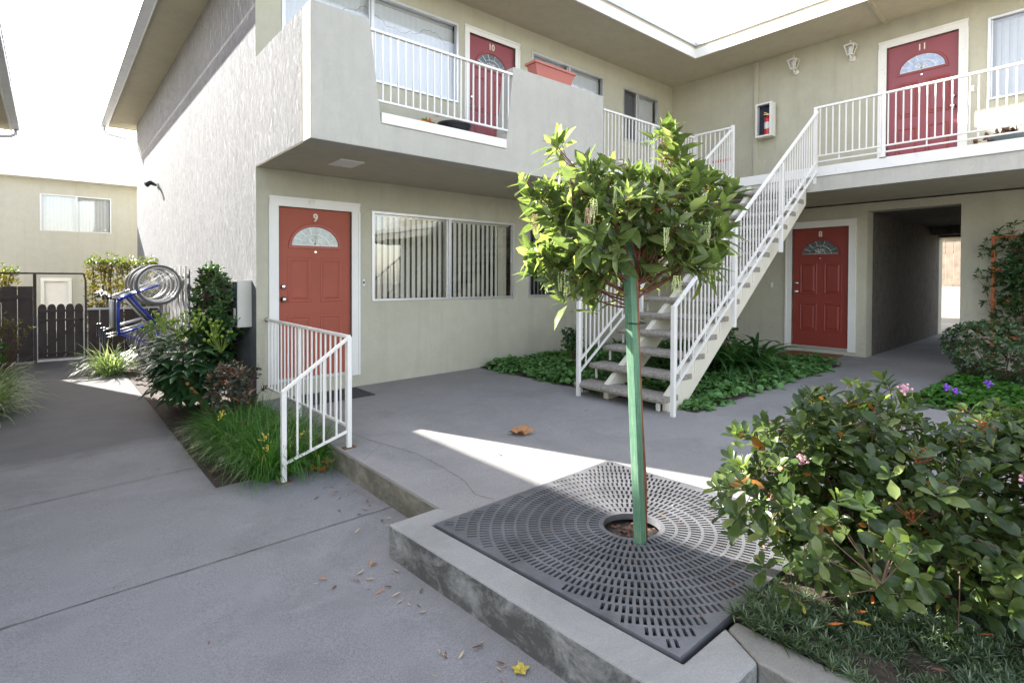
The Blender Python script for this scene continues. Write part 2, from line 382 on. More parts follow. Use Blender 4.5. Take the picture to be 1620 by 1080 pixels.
def np_obj(name, V, F, mat, parent, smooth=True):
    o = origin(parent) if parent else Vector((0, 0, 0))
    V = np.asarray(V)-np.array(o); k = F.shape[1]
    me = bpy.data.meshes.new(name); me.vertices.add(len(V)); me.vertices.foreach_set('co', V.ravel().astype(np.float32))
    me.loops.add(F.size); me.loops.foreach_set('vertex_index', F.ravel().astype(np.int32))
    me.polygons.add(len(F)); me.polygons.foreach_set('loop_start', (np.arange(len(F))*k).astype(np.int32))
    try: me.polygons.foreach_set('loop_total', np.full(len(F), k, np.int32))
    except Exception: pass
    me.update(calc_edges=True); me.validate()
    return link(name, me, mat, parent, smooth)
def rosettes(C, A, n, L, spread=1., jit=.15, Lj=.25, wr=.42, up=.0, kind='elliptic', curl=.2):
    """n leaves round each point C along axis A"""
    A = norm(A); m = len(C); ref = np.where(np.abs(A[:, 2:3]) > .9, np.array([[1., 0, 0]]), np.array([[0, 0, 1.]]))
    X = norm(np.cross(A, ref)); Y = np.cross(A, X); P = []; D = []; U = []; LL = []
    for k in range(n):
        t = 2*PI*(k*.382)+RNG.uniform(-.3, .3, m)+RNG.uniform(0, .4); th = (spread*(.45+.75*(k+.5)/n)+RNG.normal(0, jit, m))
        rad = X*np.cos(t)[:, None]+Y*np.sin(t)[:, None]
        d = A*np.cos(th)[:, None]+rad*np.sin(th)[:, None]; d[:, 2] += up
        P.append(C-A*(.012+.03*k/n)*(L/.06)*1.+rad*.002); D.append(d); U.append(A*np.sin(th)[:, None]-rad*np.cos(th)[:, None]+RNG.normal(0, .12, (m, 3)))
        LL.append(L*(.6+.55*(k+.5)/n)*(1+RNG.uniform(-Lj, Lj, m)))
    P, D, U, LL = map(np.concatenate, (P, D, U, LL))
    return leaves_mesh(P, D, U, LL, LL*wr, kind, curl*RNG.uniform(.3, 1.6, len(P)))
def bezier(p, q, bend, n=5):
    p, q = Vector(p), Vector(q); c = (p+q)/2+Vector(bend)
    return [tuple(p*(1-t)**2+c*2*t*(1-t)+q*t*t) for t in [i/(n-1) for i in range(n)]]
def sample_blob(n, c, r, lumps=7, shell=.62, zmin=None, seed=0):
    g = np.random.default_rng(seed); d = norm(g.normal(size=(n, 3)))
    ld = norm(g.normal(size=(lumps, 3))); ls = g.uniform(-.34, .34, lumps)
    k = 1+(np.exp(-((1-d@ld.T)/.22))*ls).sum(1)
    rad = (shell+(1-shell)*g.uniform(0, 1, n)**.7)*k
    P = np.array(c)+d*rad[:, None]*np.array(r)
    if zmin is not None: keep = P[:, 2] > zmin; P, d = P[keep], d[keep]
    return P, d
def shrub(t, base, c, r, n, nl, L, mat, twig, shell=.45, wr=.45, kind='obovate', zmin=None, seed=1, upb=.5, stems=14, lumps=9, curl=.15, old=None, spread=1.05, twr=.0022):
    P, d = sample_blob(n, c, r, lumps, shell, zmin, seed)
    A = d+np.array([0, 0, upb])+RNG.normal(0, .35, d.shape)
    V, F = rosettes(P, A, nl, L, spread, kind=kind, wr=wr, curl=curl)
    np_obj('foliage', V, F, mat, t)
    if old:
        k = max(3, n//old[1]); V, F = rosettes(P[:k]-d[:k]*L*.6, -A[:k]+RNG.normal(0, .8, (k, 3)), 2, L*1.05, 1.2, wr=wr, kind=kind)
        nf = 2*len(F)//(2*k)
        for i in range(len(F)//nf): vs_ = F[i*nf:(i+1)*nf]; lo_ = vs_.min(); np_obj('old_leaf', V[lo_:vs_.max()+1], vs_-lo_, old[0], t)
    b = MB(); g = random.Random(seed); tips = [Vector(p) for p in P[::max(1, len(P)//stems)]]
    for q in tips: b.tube(bezier(Vector(base)+Vector((g.uniform(-.05, .05), g.uniform(-.05, .05), 0)), q, (g.uniform(-.06, .06), g.uniform(-.06, .06), -.05), 6), [.007, .006, .005, .004, .003, .002], 5, False)
    allt = np.array([p for q in tips for p in bezier(base, q, (0, 0, -.05), 6)[2:]])
    for p in P[::2]:
        j = np.argmin(((allt-p)**2).sum(1)); b.tube(bezier(allt[j], p, (0, 0, -.01), 3), [twr*1.4, twr, twr*.8], 4, False)
    b.build('stem', twig, t, True, fix=False)
    return P, d

# ------------------------------------------------------------------ camera, world, sun
cam = bpy.data.objects.new('camera', bpy.data.cameras.new('camera')); COL.objects.link(cam); S.camera = cam
cd = cam.data; cd.sensor_width = 36; cd.lens = 861.48/1620*36; cd.shift_y = -(540-453.75)/1620; cd.clip_end = 2000; cd.clip_start = .02
yaw, pitch, roll = .704843, .014147, .0035825
right = Vector((math.cos(yaw), -math.sin(yaw), 0)); fwd = Vector((math.sin(yaw), math.cos(yaw), 0)); up = Vector((0, 0, 1))
f2 = fwd*math.cos(pitch)-up*math.sin(pitch); u2 = up*math.cos(pitch)+fwd*math.sin(pitch)
r3 = right*math.cos(roll)+u2*math.sin(roll); u3 = u2*math.cos(roll)-right*math.sin(roll)
mw = Matrix((r3, u3, -f2)).transposed().to_4x4(); mw.translation = (0, 0, 1.25); cam.matrix_world = mw

SUN = Vector((-1, 2.75, 1.55)).normalized()
w = bpy.data.worlds.new('World'); S.world = w; w.use_nodes = True; nt = w.node_tree; nt.nodes.clear()
sky = nt.nodes.new('ShaderNodeTexSky'); sky.sky_type = 'NISHITA'; sky.sun_disc = False
sky.sun_elevation = math.asin(SUN.z); sky.sun_rotation = math.atan2(SUN.x, SUN.y)
sky.air_density = 1.0; sky.dust_density = 1.4; sky.ozone_density = 1.0
bg = nt.nodes.new('ShaderNodeBackground'); bg.inputs[1].default_value = .15
wo = nt.nodes.new('ShaderNodeOutputWorld'); hs_ = nt.nodes.new('ShaderNodeHueSaturation'); hs_.inputs['Saturation'].default_value = .68; nt.links.new(sky.outputs[0], hs_.inputs['Color']); wb = nt.nodes.new('ShaderNodeMix'); wb.data_type = 'RGBA'; wb.blend_type = 'MULTIPLY'; wb.inputs[0].default_value = 1; wb.inputs[7].default_value = (1.07, .98, .93, 1); nt.links.new(hs_.outputs[0], wb.inputs[6]); nt.links.new(wb.outputs[2], bg.inputs[0]); nt.links.new(bg.outputs[0], wo.inputs[0])
sl = bpy.data.lights.new('sun', 'SUN'); sl.energy = 4.7; sl.angle = math.radians(.55); sl.color = (1, .965, .91)
so = bpy.data.objects.new('sun', sl); COL.objects.link(so); so.rotation_euler = (-SUN).to_track_quat('-Z', 'Y').to_euler()
S.view_settings.view_transform = 'Standard'; S.view_settings.look = 'None'; S.view_settings.exposure = 2.35; S.view_settings.gamma = 1
S.cycles.max_bounces = 10; S.cycles.diffuse_bounces = 6; S.cycles.transparent_max_bounces = 12

# ------------------------------------------------------------------ ground
st = lambda o: tag(o, kind='structure')
st(MB().box(-150, 150, -150, 150, -.75, -.62).build('ground', M['ground']))
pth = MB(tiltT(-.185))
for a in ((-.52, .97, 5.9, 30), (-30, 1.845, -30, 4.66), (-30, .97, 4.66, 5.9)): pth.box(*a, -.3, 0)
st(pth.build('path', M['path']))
def ribbon(name, pts, wd, off, mat, jit=0):
    b = MB(); pts = [Vector(p) for p in pts]; out = []
    for i in range(len(pts)-1):
        n = max(1, int((pts[i+1]-pts[i]).length/.04)) if jit else 1
        for k in range(n): out.append(pts[i].lerp(pts[i+1], k/n)+Vector((random.uniform(-jit, jit), random.uniform(-jit, jit), 0)))
    out.append(pts[-1]); vs = []
    for i, p in enumerate(out):
        d = (out[min(i+1, len(out)-1)]-out[max(i-1, 0)]); s_ = Vector((-d.y, d.x, 0)).normalized()*wd/2*(random.uniform(.4, 1.2) if jit else 1)
        for q in (p-s_, p+s_): vs.append((q.x, q.y, gz(q.x)+off))
    b.add(vs, [(2*i, 2*i+1, 2*i+3, 2*i+2) for i in range(len(out)-1)])
    return st(b.build(name, mat, fix=False))
for i, (x0, x1, y, yb) in enumerate(((-3, 1.83, 3.49, 3.44), (-.5, .96, 6.29, 6.33), (-.5, .97, 5.2, 5.28), (-.5, .97, 8.1, 8.14), (-.5, .97, 10.3, 10.35))):
    ribbon('path_joint', [(x0, y, 0), ((x0+x1)/2, (y+yb)/2, 0), (x1, yb, 0)], .009 if i else .011, -.185+.003, M['crack'], .0025)
land = MB(tiltT(0))
for a in ((1.83, 3.25, 2.665, 6.66), (3.25, 4.5, 1.11, 6.66), (4.5, 10.12, -30, 6.66)): land.box(*a, -.7, 0)
st(land.build('landing', M['land'], bevel=0))
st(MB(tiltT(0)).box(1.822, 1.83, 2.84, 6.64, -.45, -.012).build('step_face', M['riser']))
st(MB(tiltT(0)).box(10.12, 15.0, 1.82, 2.99, -.5, 0).build('passage_floor', M['land']))
st(MB().box(15.0, 19, -12, 14, -.5, .09).build('yard', M['yard']))
st(MB().hexa([(19, -14, -.5), (27, -14, -.5), (27, 14, -.5), (19, 14, -.5), (19, -14, .09), (27, -14, 1.1), (27, 14, 1.1), (19, 14, .09)]).build('yard', M['yard']))
ribbon('landing_crack', [(2.1, 4.61, 0), (2.16, 4.24, 0), (2.25, 3.81, 0), (2.23, 3.4, 0), (2.21, 3.12, 0), (2.12, 2.86, 0), (2.16, 2.72, 0)], .006, .002, M['crack'], .008)
ribbon('landing_crack', [(2.16, 4.24, 0), (1.95, 4.05, 0), (1.85, 3.95, 0)], .004, .002, M['crack'], .008)
def bed(name, poly, top, bumpz=.03, off=0., n=26):
    b = MB(); x0, x1, y0, y1 = poly; g = random.Random(3); vs = []; fs = []
    for i in range(n+1):
        for j in range(n+1):
            x = x0+(x1-x0)*i/n; y = y0+(y1-y0)*j/n; e = min(i, j, n-i, n-j)/3
            vs.append((x, y, gz(x)+off+top*min(1, .25+e)+g.uniform(-1, 1)*bumpz*.5*min(1, e)))
    for i in range(n):
        for j in range(n): fs.append((i*(n+1)+j, (i+1)*(n+1)+j, (i+1)*(n+1)+j+1, i*(n+1)+j+1))
    b.add(vs, fs); return st(b.build(name, M['soil'], fix=False, smooth=True))
bed('planting_bed', (5.0, 8.95, 2.98, 6.645), .04, .03)
bed('planting_bed', (2.165, 4.5, -4, 1.115), .0, .05)
bed('planting_bed', (.975, 1.82, 4.665, 13.6), .0, .03, -.185, 40)
bed('planting_bed', (-1.19, -.52, 4, 13.6), .0, .04, -.185, 40)
bed('planting_bed', (6.9, 10.05, .2, 1.72), .05, .03)

# kerbs
def kerb(name, poly, mat, top=.004, bev=.014):
    T = tiltT(0); b = MB(T); b.prism(poly, lambda p: (p[0], p[1], -.6), lambda p: (p[0], p[1], top)); return st(b.build(name, mat, bevel=bev, segs=3))
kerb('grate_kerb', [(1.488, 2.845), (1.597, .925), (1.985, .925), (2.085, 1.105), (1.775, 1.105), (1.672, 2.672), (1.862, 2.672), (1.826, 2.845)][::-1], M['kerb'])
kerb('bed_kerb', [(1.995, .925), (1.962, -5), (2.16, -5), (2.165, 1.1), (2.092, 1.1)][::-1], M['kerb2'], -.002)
# pit under the grate
pit = MB(tiltT(0)); pit.box(1.6, 3.4, 1.0, 2.8, -.5, -.3)
st(pit.build('pit_soil', M['soil']))
# ------------------------------------------------------------------ tree grate
G0 = Vector((1.683, 2.657, 0)); E1 = Vector((1.554, .014, 0)); E2 = Vector((.100, -1.534, 0))
def gT(u, v, z):
    p = G0+E1*u+E2*v; return (p.x, p.y, gz(p.x)+.010+z)
def clip(poly, ax, val, sgn):
    out = []
    for i in range(len(poly)):
        a, b = poly[i], poly[(i+1) % len(poly)]; ia, ib = sgn*(a[ax]-val) <= 1e-9, sgn*(b[ax]-val) <= 1e-9
        if ia: out.append(a)
        if ia != ib:
            t = (val-a[ax])/(b[ax]-a[ax]); out.append((a[0]+(b[0]-a[0])*t, a[1]+(b[1]-a[1])*t))
    return out
tg = thing('tree_grate', (2.5, 1.9, gz(2.5)), 'square cast iron tree grate with rings of slots around the young tree', 'tree grate')
gp = MB(gT); R0, DR = .100, .0435; inner = lambda x, y: abs(x) < .490 and abs(y) < .490
ring = 0; r = R0+.012
def cell(r0, r1, a0, a1):
    q = [(r0*math.cos(a0), r0*math.sin(a0)), (r1*math.cos(a0), r1*math.sin(a0)), (r1*math.cos(a1), r1*math.sin(a1)), (r0*math.cos(a1), r0*math.sin(a1))]
    for ax, val, sg in ((0, .5, 1), (0, -.5, -1), (1, .5, 1), (1, -.5, -1)):
        if len(q) < 3: return
        q = clip(q, ax, val, sg)
    if len(q) >= 3: gp.add([(x+.5, y+.5, 0) for x, y in q], [tuple(range(len(q)))])
slots = []
while r < .72:
    n = max(40, int(2*PI*(r+DR/2)/.0190)); m = .0050
    for k in range(n):
        a0 = 2*PI*k/n+ring*.1; a1 = a0+2*PI/n; am = (a0+a1)/2; h = .0047/(r+DR/2)
        ra, rb = r+m, r+DR-m
        pts = [(ra, am-h), (rb, am-h), (rb, am+h), (ra, am+h)]
        ok = all(inner(q*math.cos(a), q*math.sin(a)) for q, a in pts)
        if not ok: cell(r, r+DR, a0, a1); continue
        cell(r, ra, a0, a1); cell(rb, r+DR, a0, a1); cell(ra, rb, a0, am-h); cell(ra, rb, am+h, a1)
        P_ = [(q*math.cos(a)+.5, q*math.sin(a)+.5) for q, a in pts]
        for i in range(4):
            a, b = P_[i], P_[(i+1) % 4]; gp.add([(a[0], a[1], 0), (b[0], b[1], 0), (b[0], b[1], -.022), (a[0], a[1], -.022)], [(0, 1, 2, 3)])
    r += DR; ring += 1
for k in range(64): cell(R0, R0+.012, 2*PI*k/64, 2*PI*(k+1)/64)
gp.build('plate', M['iron'], tg, fix=False)
gr = MB(gT)
for k in range(64):
    a, b = 2*PI*k/64, 2*PI*(k+1)/64
    gr.add([(.5+R0*math.cos(a), .5+R0*math.sin(a), 0), (.5+R0*math.cos(b), .5+R0*math.sin(b), 0), (.5+R0*math.cos(b), .5+R0*math.sin(b), -.035), (.5+R0*math.cos(a), .5+R0*math.sin(a), -.035)], [(0, 1, 2, 3)])
gr.build('collar', M['iron'], tg, fix=False)
ge = MB(gT)
for P_ in (((0, 0), (1, 0)), ((1, 0), (1, 1)), ((1, 1), (0, 1)), ((0, 1), (0, 0))):
    (a, b), (c, d) = P_; ge.add([(a, b, 0), (c, d, 0), (c, d, -.04), (a, b, -.04)], [(0, 1, 2, 3)])
ge.build('rim', M['iron'], tg, fix=False)
# mulch in the hole
mu = MB(); c = gT(.5, .5, 0)
mu.lathe((c[0], c[1], c[2]-.055), [(.001, .008), (.08, .012), (.19, -.01), (.24, -.08)], 24)
st(mu.build('mulch', M['soil'], smooth=True))
V, F = leaves_mesh(np.c_[c[0]+RNG.normal(0, .075, 90), c[1]+RNG.normal(0, .075, 90), np.full(90, c[2]-.035)], RNG.normal(0, 1, (90, 3))*[1, 1, .25], np.tile([0, 0, 1.], (90, 1))+RNG.normal(0, .3, (90, 3)), RNG.uniform(.02, .05, 90), RNG.uniform(.008, .02, 90))
tag(np_obj('leaf_litter', V, F, M['lbrown'], None), 'scraps of brown leaf litter around the tree stake in the grate hole', 'leaf litter', kind='stuff')

# ------------------------------------------------------------------ apartment building (L-shaped)
BL = thing('apartment_building', (1.81, 6.65, 0), 'two storey L-shaped beige stucco apartment building with red doors and white balcony trim', 'building')
FY = frameY(6.65); FX = frameX(10.1); ZR = 5.30
doors = dict(d9=(2.055, 2.955, .06, 2.10, FY), d10=(4.80, 5.70, 2.90, 4.925, FY), d8=(-4.165, -3.262, .11, 2.155, FX), d11=(-2.760, -1.865, 2.87, 4.905, FX))
wins = dict(w1=(3.235, 5.70, .955, 2.14, FY), w2=(6.0, 7.9, .965, 2.13, FY), wu1=(2.1, 4.60, 3.83, 4.985, FY), wu2=(6.06, 7.865, 3.95, 4.99, FY), wu3=(8.44, 9.6, 3.95, 4.95, FY), wx=(-1.545, .6, 3.79, 4.945, FX))
hY = [d[:4] for d in doors.values() if d[4] is FY]+[d[:4] for d in wins.values() if d[4] is FY]
hX = [(*d[:4],) for d in doors.values() if d[4] is FX]+[d[:4] for d in wins.values() if d[4] is FX]
b = MB(FY)
b.wall(1.81, 10.1, -.6, 2.52, [h for h in hY if h[3] < 2.6]); b.wall(1.81, 10.1, 2.82, ZR+.1, [h for h in hY if h[3] > 2.6])
b.build('front_wall', M['wall'], BL, fix=False)
b = MB(FX)
b.wall(-6.65, 5, -.6, 2.50, [h for h in hX if h[3] < 2.6]+[(-3.003, -1.81, -.6, 2.37, .3)]); b.wall(-6.65, 5, 2.82, ZR+.1, [h for h in hX if h[3] > 2.6])
b.build('wing_wall', M['wall'], BL, fix=False)
b = MB(); b.add([(1.81, 6.65, -.6), (1.81, 17.6, -.6), (1.81, 17.6, ZR+.1), (1.81, 6.65, ZR+.1)], [(0, 1, 2, 3)])
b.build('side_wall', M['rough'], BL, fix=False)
b = MB(); b.add([(1.81, 17.6, -.6), (15, 17.6, -.6), (15, 17.6, ZR), (1.81, 17.6, ZR)], [(0, 1, 2, 3)]); b.build('rear_wall', M['wall'], BL, fix=False)
b = MB(lambda s, d, z: (15+d, s, z)); b.wall(-5, 17.6, -.6, ZR, [(1.81, 3.003, -.6, 2.18, .3)]); b.build('rear_wall', M['wall'], BL, fix=False)
b = MB(); b.add([(10.1, -5, -.6), (15, -5, -.6), (15, -5, ZR), (10.1, -5, ZR)], [(0, 1, 2, 3)]); b.build('end_wall', M['wall'], BL, fix=False)
b = MB()
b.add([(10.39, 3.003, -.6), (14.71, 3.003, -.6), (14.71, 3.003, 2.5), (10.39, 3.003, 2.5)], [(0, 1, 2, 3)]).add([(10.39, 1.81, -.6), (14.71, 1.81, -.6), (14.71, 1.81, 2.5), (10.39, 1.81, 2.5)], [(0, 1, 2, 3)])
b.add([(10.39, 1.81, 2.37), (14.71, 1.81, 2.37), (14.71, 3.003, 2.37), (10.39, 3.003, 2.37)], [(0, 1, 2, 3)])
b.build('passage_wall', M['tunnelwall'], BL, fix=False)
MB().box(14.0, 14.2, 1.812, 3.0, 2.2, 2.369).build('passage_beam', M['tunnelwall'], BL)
# parapet with slanted notch
par = [(1.81, 2.52), (5.85, 2.52), (5.85, 3.775), (4.215, 3.765), (4.10, 2.78), (2.505, 2.78), (2.38, 3.765), (1.81, 3.765)]
MB().prism(par, lambda p: (p[0], 4.94, p[1]), lambda p: (p[0], 5.15, p[1])).build('balcony_parapet', M['par'], BL, bevel=.008)
MB().box(1.815, 2.0, 5.151, 6.649, 2.52, 2.529).build('balcony_slab', M['sof'], BL)
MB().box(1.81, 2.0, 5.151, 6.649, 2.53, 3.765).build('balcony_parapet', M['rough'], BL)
MB().box(2.505, 4.10, 4.925, 5.151, 2.781, 2.885).build('balcony_trim', M['trim'], BL, bevel=.004)
MB().box(2.001, 8.24, 5.152, 6.649, 2.521, 2.82).build('balcony_slab', M['sof'], BL)
MB().box(5.851, 8.26, 4.94, 5.151, 2.50, 2.70).build('walkway_slab', M['par'], BL)
MB().box(5.851, 8.25, 4.925, 5.151, 2.701, 2.825).build('walkway_trim', M['trim'], BL)
MB().box(8.25, 10.099, -5, 6.649, 2.52, 2.82).build('walkway_slab', M['sof'], BL)
MB().box(8.19, 8.249, -5, 4.939, 2.49, 2.69).build('walkway_slab', M['par'], BL)
MB().box(8.17, 8.249, -5, 4.925, 2.692, 2.83).build('walkway_trim', M['trim'], BL, bevel=.004)
MB().box(10.055, 10.099, 4.785, 4.865, 2.822, ZR).build('pilaster', M['wall'], BL)
MB().prism([(1.975, 2.575), (4.7, 2.56)], lambda p: (p[0], 6, p[1]), lambda p: (p[0], 6.1, p[1])) if 0 else None
# roof: soffit, fascia boards, drip edge
rp = [(1.24, 5.5), (9.07, 5.5), (9.07, -6), (16.2, -6), (16.2, 18.25), (1.24, 18.25)]
MB().prism(rp, lambda p: (p[0], p[1], ZR+.012), lambda p: (p[0], p[1], ZR+.25)).build('roof', M['sof'], BL)
def off(p, k):
    cx = {1.24: -1, 9.07: -1, 16.2: 1}[p[0]]; cy = {5.5: -1, -6: -1, 18.25: 1}[p[1]]; return (p[0]+cx*k, p[1]+cy*k)
def ringb(name, k0, k1, z0, z1, mat, bev=0):
    a = [off(p, k0) for p in rp]; c = [off(p, k1) for p in rp]; n = len(rp); b = MB()
    for i in range(n):
        j = (i+1) % n
        b.hexa([(*a[i], z0), (*a[j], z0), (*c[j], z0), (*c[i], z0), (*a[i], z1), (*a[j], z1), (*c[j], z1), (*c[i], z1)])
    return b.build(name, mat, BL)
ringb('fascia', .001, .028, ZR, ZR+.165, M['trim'])
ringb('fascia', .002, .012, ZR+.166, ZR+.215, M['sof'])
ringb('drip_edge', .002, .045, ZR+.216, ZR+.285, M['gutter'])
MB().prism(rp, lambda p: (p[0], p[1], ZR+.251), lambda p: (p[0], p[1], ZR+.30)).build('roof', M['roof'], BL)
# gutter along the left eave, downspout at the far corner
b = MB(); 
for (x0, x1, z0, z1) in ((1.075, 1.2115, ZR-.02, ZR-.008), (1.07, 1.082, ZR-.02, ZR+.115), (1.06, 1.09, ZR+.10, ZR+.125)): b.box(x0, x1, 5.46, 18.3, z0, z1)
b.box(1.08, 1.2115, 5.455, 5.465, ZR-.02, ZR+.1); b.build('gutter', M['gutter'], BL)
MB().tube([(1.14, 18.1, ZR-.02), (1.14, 18.05, ZR-.16), (1.2, 17.95, ZR-.26), (1.86, 17.68, ZR-.42), (1.90, 17.68, -.4)], .04, 10).build('downspout', M['gutter'], BL, True)
MB().bar((9.10, 2.715, ZR-.0), (10.09, 2.77, ZR-.0), .05, .03).build('soffit_batten', M['sof'], BL)
# soffit vent
b = MB(); b.box(2.36, 2.63, 5.58, 5.60, 2.505, 2.519); b.box(2.36, 2.63, 5.90, 5.92, 2.505, 2.519); b.box(2.36, 2.38, 5.6, 5.9, 2.505, 2.519); b.box(2.61, 2.63, 5.6, 5.9, 2.505, 2.519)
for i in range(9): b.box(2.385, 2.605, 5.62+i*.032, 5.635+i*.032, 2.508, 2.519)
b.build('soffit_vent', M['trim'], BL)

def text_mesh(name, txt, size, loc_fn, mat, parent, depth=.006):
    cu = bpy.data.curves.new('t', 'FONT'); cu.body = txt; cu.size = size; cu.extrude = depth; cu.align_x = 'CENTER'; cu.align_y = 'CENTER'; cu.offset = size*.012
    o = bpy.data.objects.new('t', cu); COL.objects.link(o); dg = bpy.context.evaluated_depsgraph_get(); dg.update()
    me = bpy.data.meshes.new_from_object(o.evaluated_get(dg)); bpy.data.objects.remove(o)
    og = origin(parent)
    for v in me.vertices:
        p = loc_fn(v.co.x, v.co.z, v.co.y); v.co = Vector(p)-og
    me.name = name; me.materials.clear(); return link(name, me, mat, parent)

def make_door(D, mat, gm, fanmat, num, knob_left=True, frame=.105, mould=None):
    s0, s1, z0, z1, T = D; w_ = s1-s0; h = z1-z0
    b = MB(T); b.box(s0+.002, s1-.002, -.075, -.035, z0, z1-.002); door = b.build('door', mat, BL, bevel=0)
    # raised panels: sloped ring + raised field
    xs = [(s0+.115*w_/.9, s0+.40*w_/.9), (s0+.505*w_/.9, s0+.79*w_/.9)]; zs = [(z0+.26, z0+.74), (z0+.90, z0+1.435)]
    b = MB(T); b2 = MB(T); F0 = -.035
    for xa, xb in xs:
        for za, zb in zs:
            def R_(k, d): return [(xa+k, d, za+k), (xb-k, d, za+k), (xb-k, d, zb-k), (xa+k, d, zb-k)]
            rings = [R_(0, F0), R_(.008, F0+.008), R_(.022, F0+.008), R_(.032, F0+.0015)]; vs = sum(rings, []); fs = []
            for i in range(3):
                for k in range(4): fs.append((i*4+k, i*4+(k+1) % 4, (i+1)*4+(k+1) % 4, (i+1)*4+k))
            b.add(vs, fs); rings = [R_(.040, F0+.0015), R_(.062, F0+.009)]; b2.add(sum(rings, []), [(0, 1, 5, 4), (1, 2, 6, 5), (2, 3, 7, 6), (3, 0, 4, 7), (4, 5, 6, 7)])
            b2.add(R_(.032, F0+.0012), [(0, 1, 2, 3)])
    b.build('panel_moulding', gm, door, fix=False); b2.build('panel', mat, door, fix=False)
    # fanlight
    cx = (s0+s1)/2; fz = z0+1.585; rx = .285*w_/.9; rz = .235
    n = 24; arc = lambda kx, kz, d, dz=0: [(cx+rx*kx*math.cos(PI*i/n), d, fz+dz+rz*kz*math.sin(PI*i/n)) for i in range(n+1)]
    b = MB(T); a = arc(1, 1, F0+.004); b.add(a, [tuple(range(n+1))]); fan = b.build('fanlight', fanmat, door, fix=False)
    b = MB(T); A = [arc(1.14, 1.17, F0, -.0), arc(1.12, 1.15, F0+.014), arc(1.03, 1.03, F0+.014), arc(1.0, 1.0, F0+.004)]; vs = sum(A, []); m = n+1
    b.add(vs, [(i*m+k, i*m+k+1, (i+1)*m+k+1, (i+1)*m+k) for i in range(3) for k in range(n)]); b.box(cx-rx*1.14, cx+rx*1.14, F0, F0+.014, fz-.03, fz+.002)
    b.build('fanlight_frame', gm, door, fix=False)
    b = MB(T); dd = F0+.008
    def ln(pts, r=.0035):
        for p, q in zip(pts, pts[1:]): b.add([(p[0]-r, dd, p[1]-r), (q[0]-r, dd, q[1]-r), (q[0]+r, dd, q[1]+r), (p[0]+r, dd, p[1]+r)], [(0, 1, 2, 3)])
    ln([(cx+rx*.62*math.cos(PI*i/16), fz+rz*.62*math.sin(PI*i/16)) for i in range(17)], .003)
    ln([(cx+rx*.28*math.cos(PI*i/12), fz+rz*.36*math.sin(PI*i/12)) for i in range(13)], .003)
    for a_ in (25, 50, 75, 105, 130, 155):
        t = math.radians(a_); ln([(cx+rx*.62*math.cos(t), fz+rz*.62*math.sin(t)), (cx+rx*math.cos(t), fz+rz*math.sin(t))], .003)
    for k in (-2, -1, 0, 1, 2):
        x1_ = cx+k*.042; ln([(cx, fz+.02), ((cx+x1_)/2+k*.008, fz+.05), (x1_, fz+.125-abs(k)*.022)], .004)
        ln([(cx, fz+.02), (x1_*.6+cx*.4-k*.004, fz+.085), (x1_, fz+.125-abs(k)*.022)], .0025)
    ln([(cx-rx*.96, fz+.012), (cx+rx*.96, fz+.012)], .003)
    b.build('leading', M['came'], fan, fix=False)
    # peephole, hardware
    MB(T).box(cx-.012, cx+.012, F0, F0+.006, z0+1.505, z0+1.525).build('peephole', M['chrome'], door)
    kx = s0+.065 if knob_left else s1-.065
    def knob(z, r, ln_):
        b = MB(T); b.T = ID; c_ = T(kx, F0, z); n_ = Vector(T(0, 1, 0))-Vector(T(0, 0, 0)); c_ = Vector(c_)
        b.tube([c_, c_+n_*.008, c_+n_*.010, c_+n_*ln_*.5, c_+n_*ln_*.55, c_+n_*ln_*.8, c_+n_*ln_], [r*1.05, r*1.05, r*.5, r*.45, r*.85, r*.95, r*.6], 16); return b
    knob(z0+.94, .033, .065).build('door_knob', M['chrome'], door, True); knob(z0+1.09, .030, .03).build('deadbolt', M['chrome'], door, True)
    text_mesh('house_number', num, .135, lambda x, d, z: T(cx+x*.9, F0+.004+d, z0+1.93+z), M['num'], door, .004)
    # casing
    b = MB(T); f = frame; q = .018
    b.box(s0-f, s0-.0, -.03, q, z0-.05, z1); b.box(s1, s1+f, -.03, q, z0-.05, z1); b.box(s0-f, s1+f, -.03, q+.002, z1, z1+f)
    b.box(s0-f-.006, s0-f+.02, 0, q+.010, z0-.05, z1); b.box(s1+f-.02, s1+f+.006, 0, q+.010, z0-.05, z1); b.box(s0-f-.006, s1+f+.006, 0, q+.012, z1+f-.02, z1+f+.008)
    b.build('door_casing', M['trim'], door)
    MB(T).box(s0, s1, -.08, .025, z0-.03, z0-.001).build('threshold', M['alu'], door)
    MB(T).box(s0, s1, -.14, -.12, z0-.1, z1).build('door_lining', M['dark'], door)
    return door
make_door(doors['d9'], M['door9'], M['doorgroove9'], M['fan'], '9')
make_door(doors['d10'], M['door11'], M['door8'], M['fand'], '10', frame=.085)
make_door(doors['d8'], M['door8'], M['door8'], M['fand'], '8')
make_door(doors['d11'], M['door11'], M['door8'], M['fanb'], '11', knob_left=False)

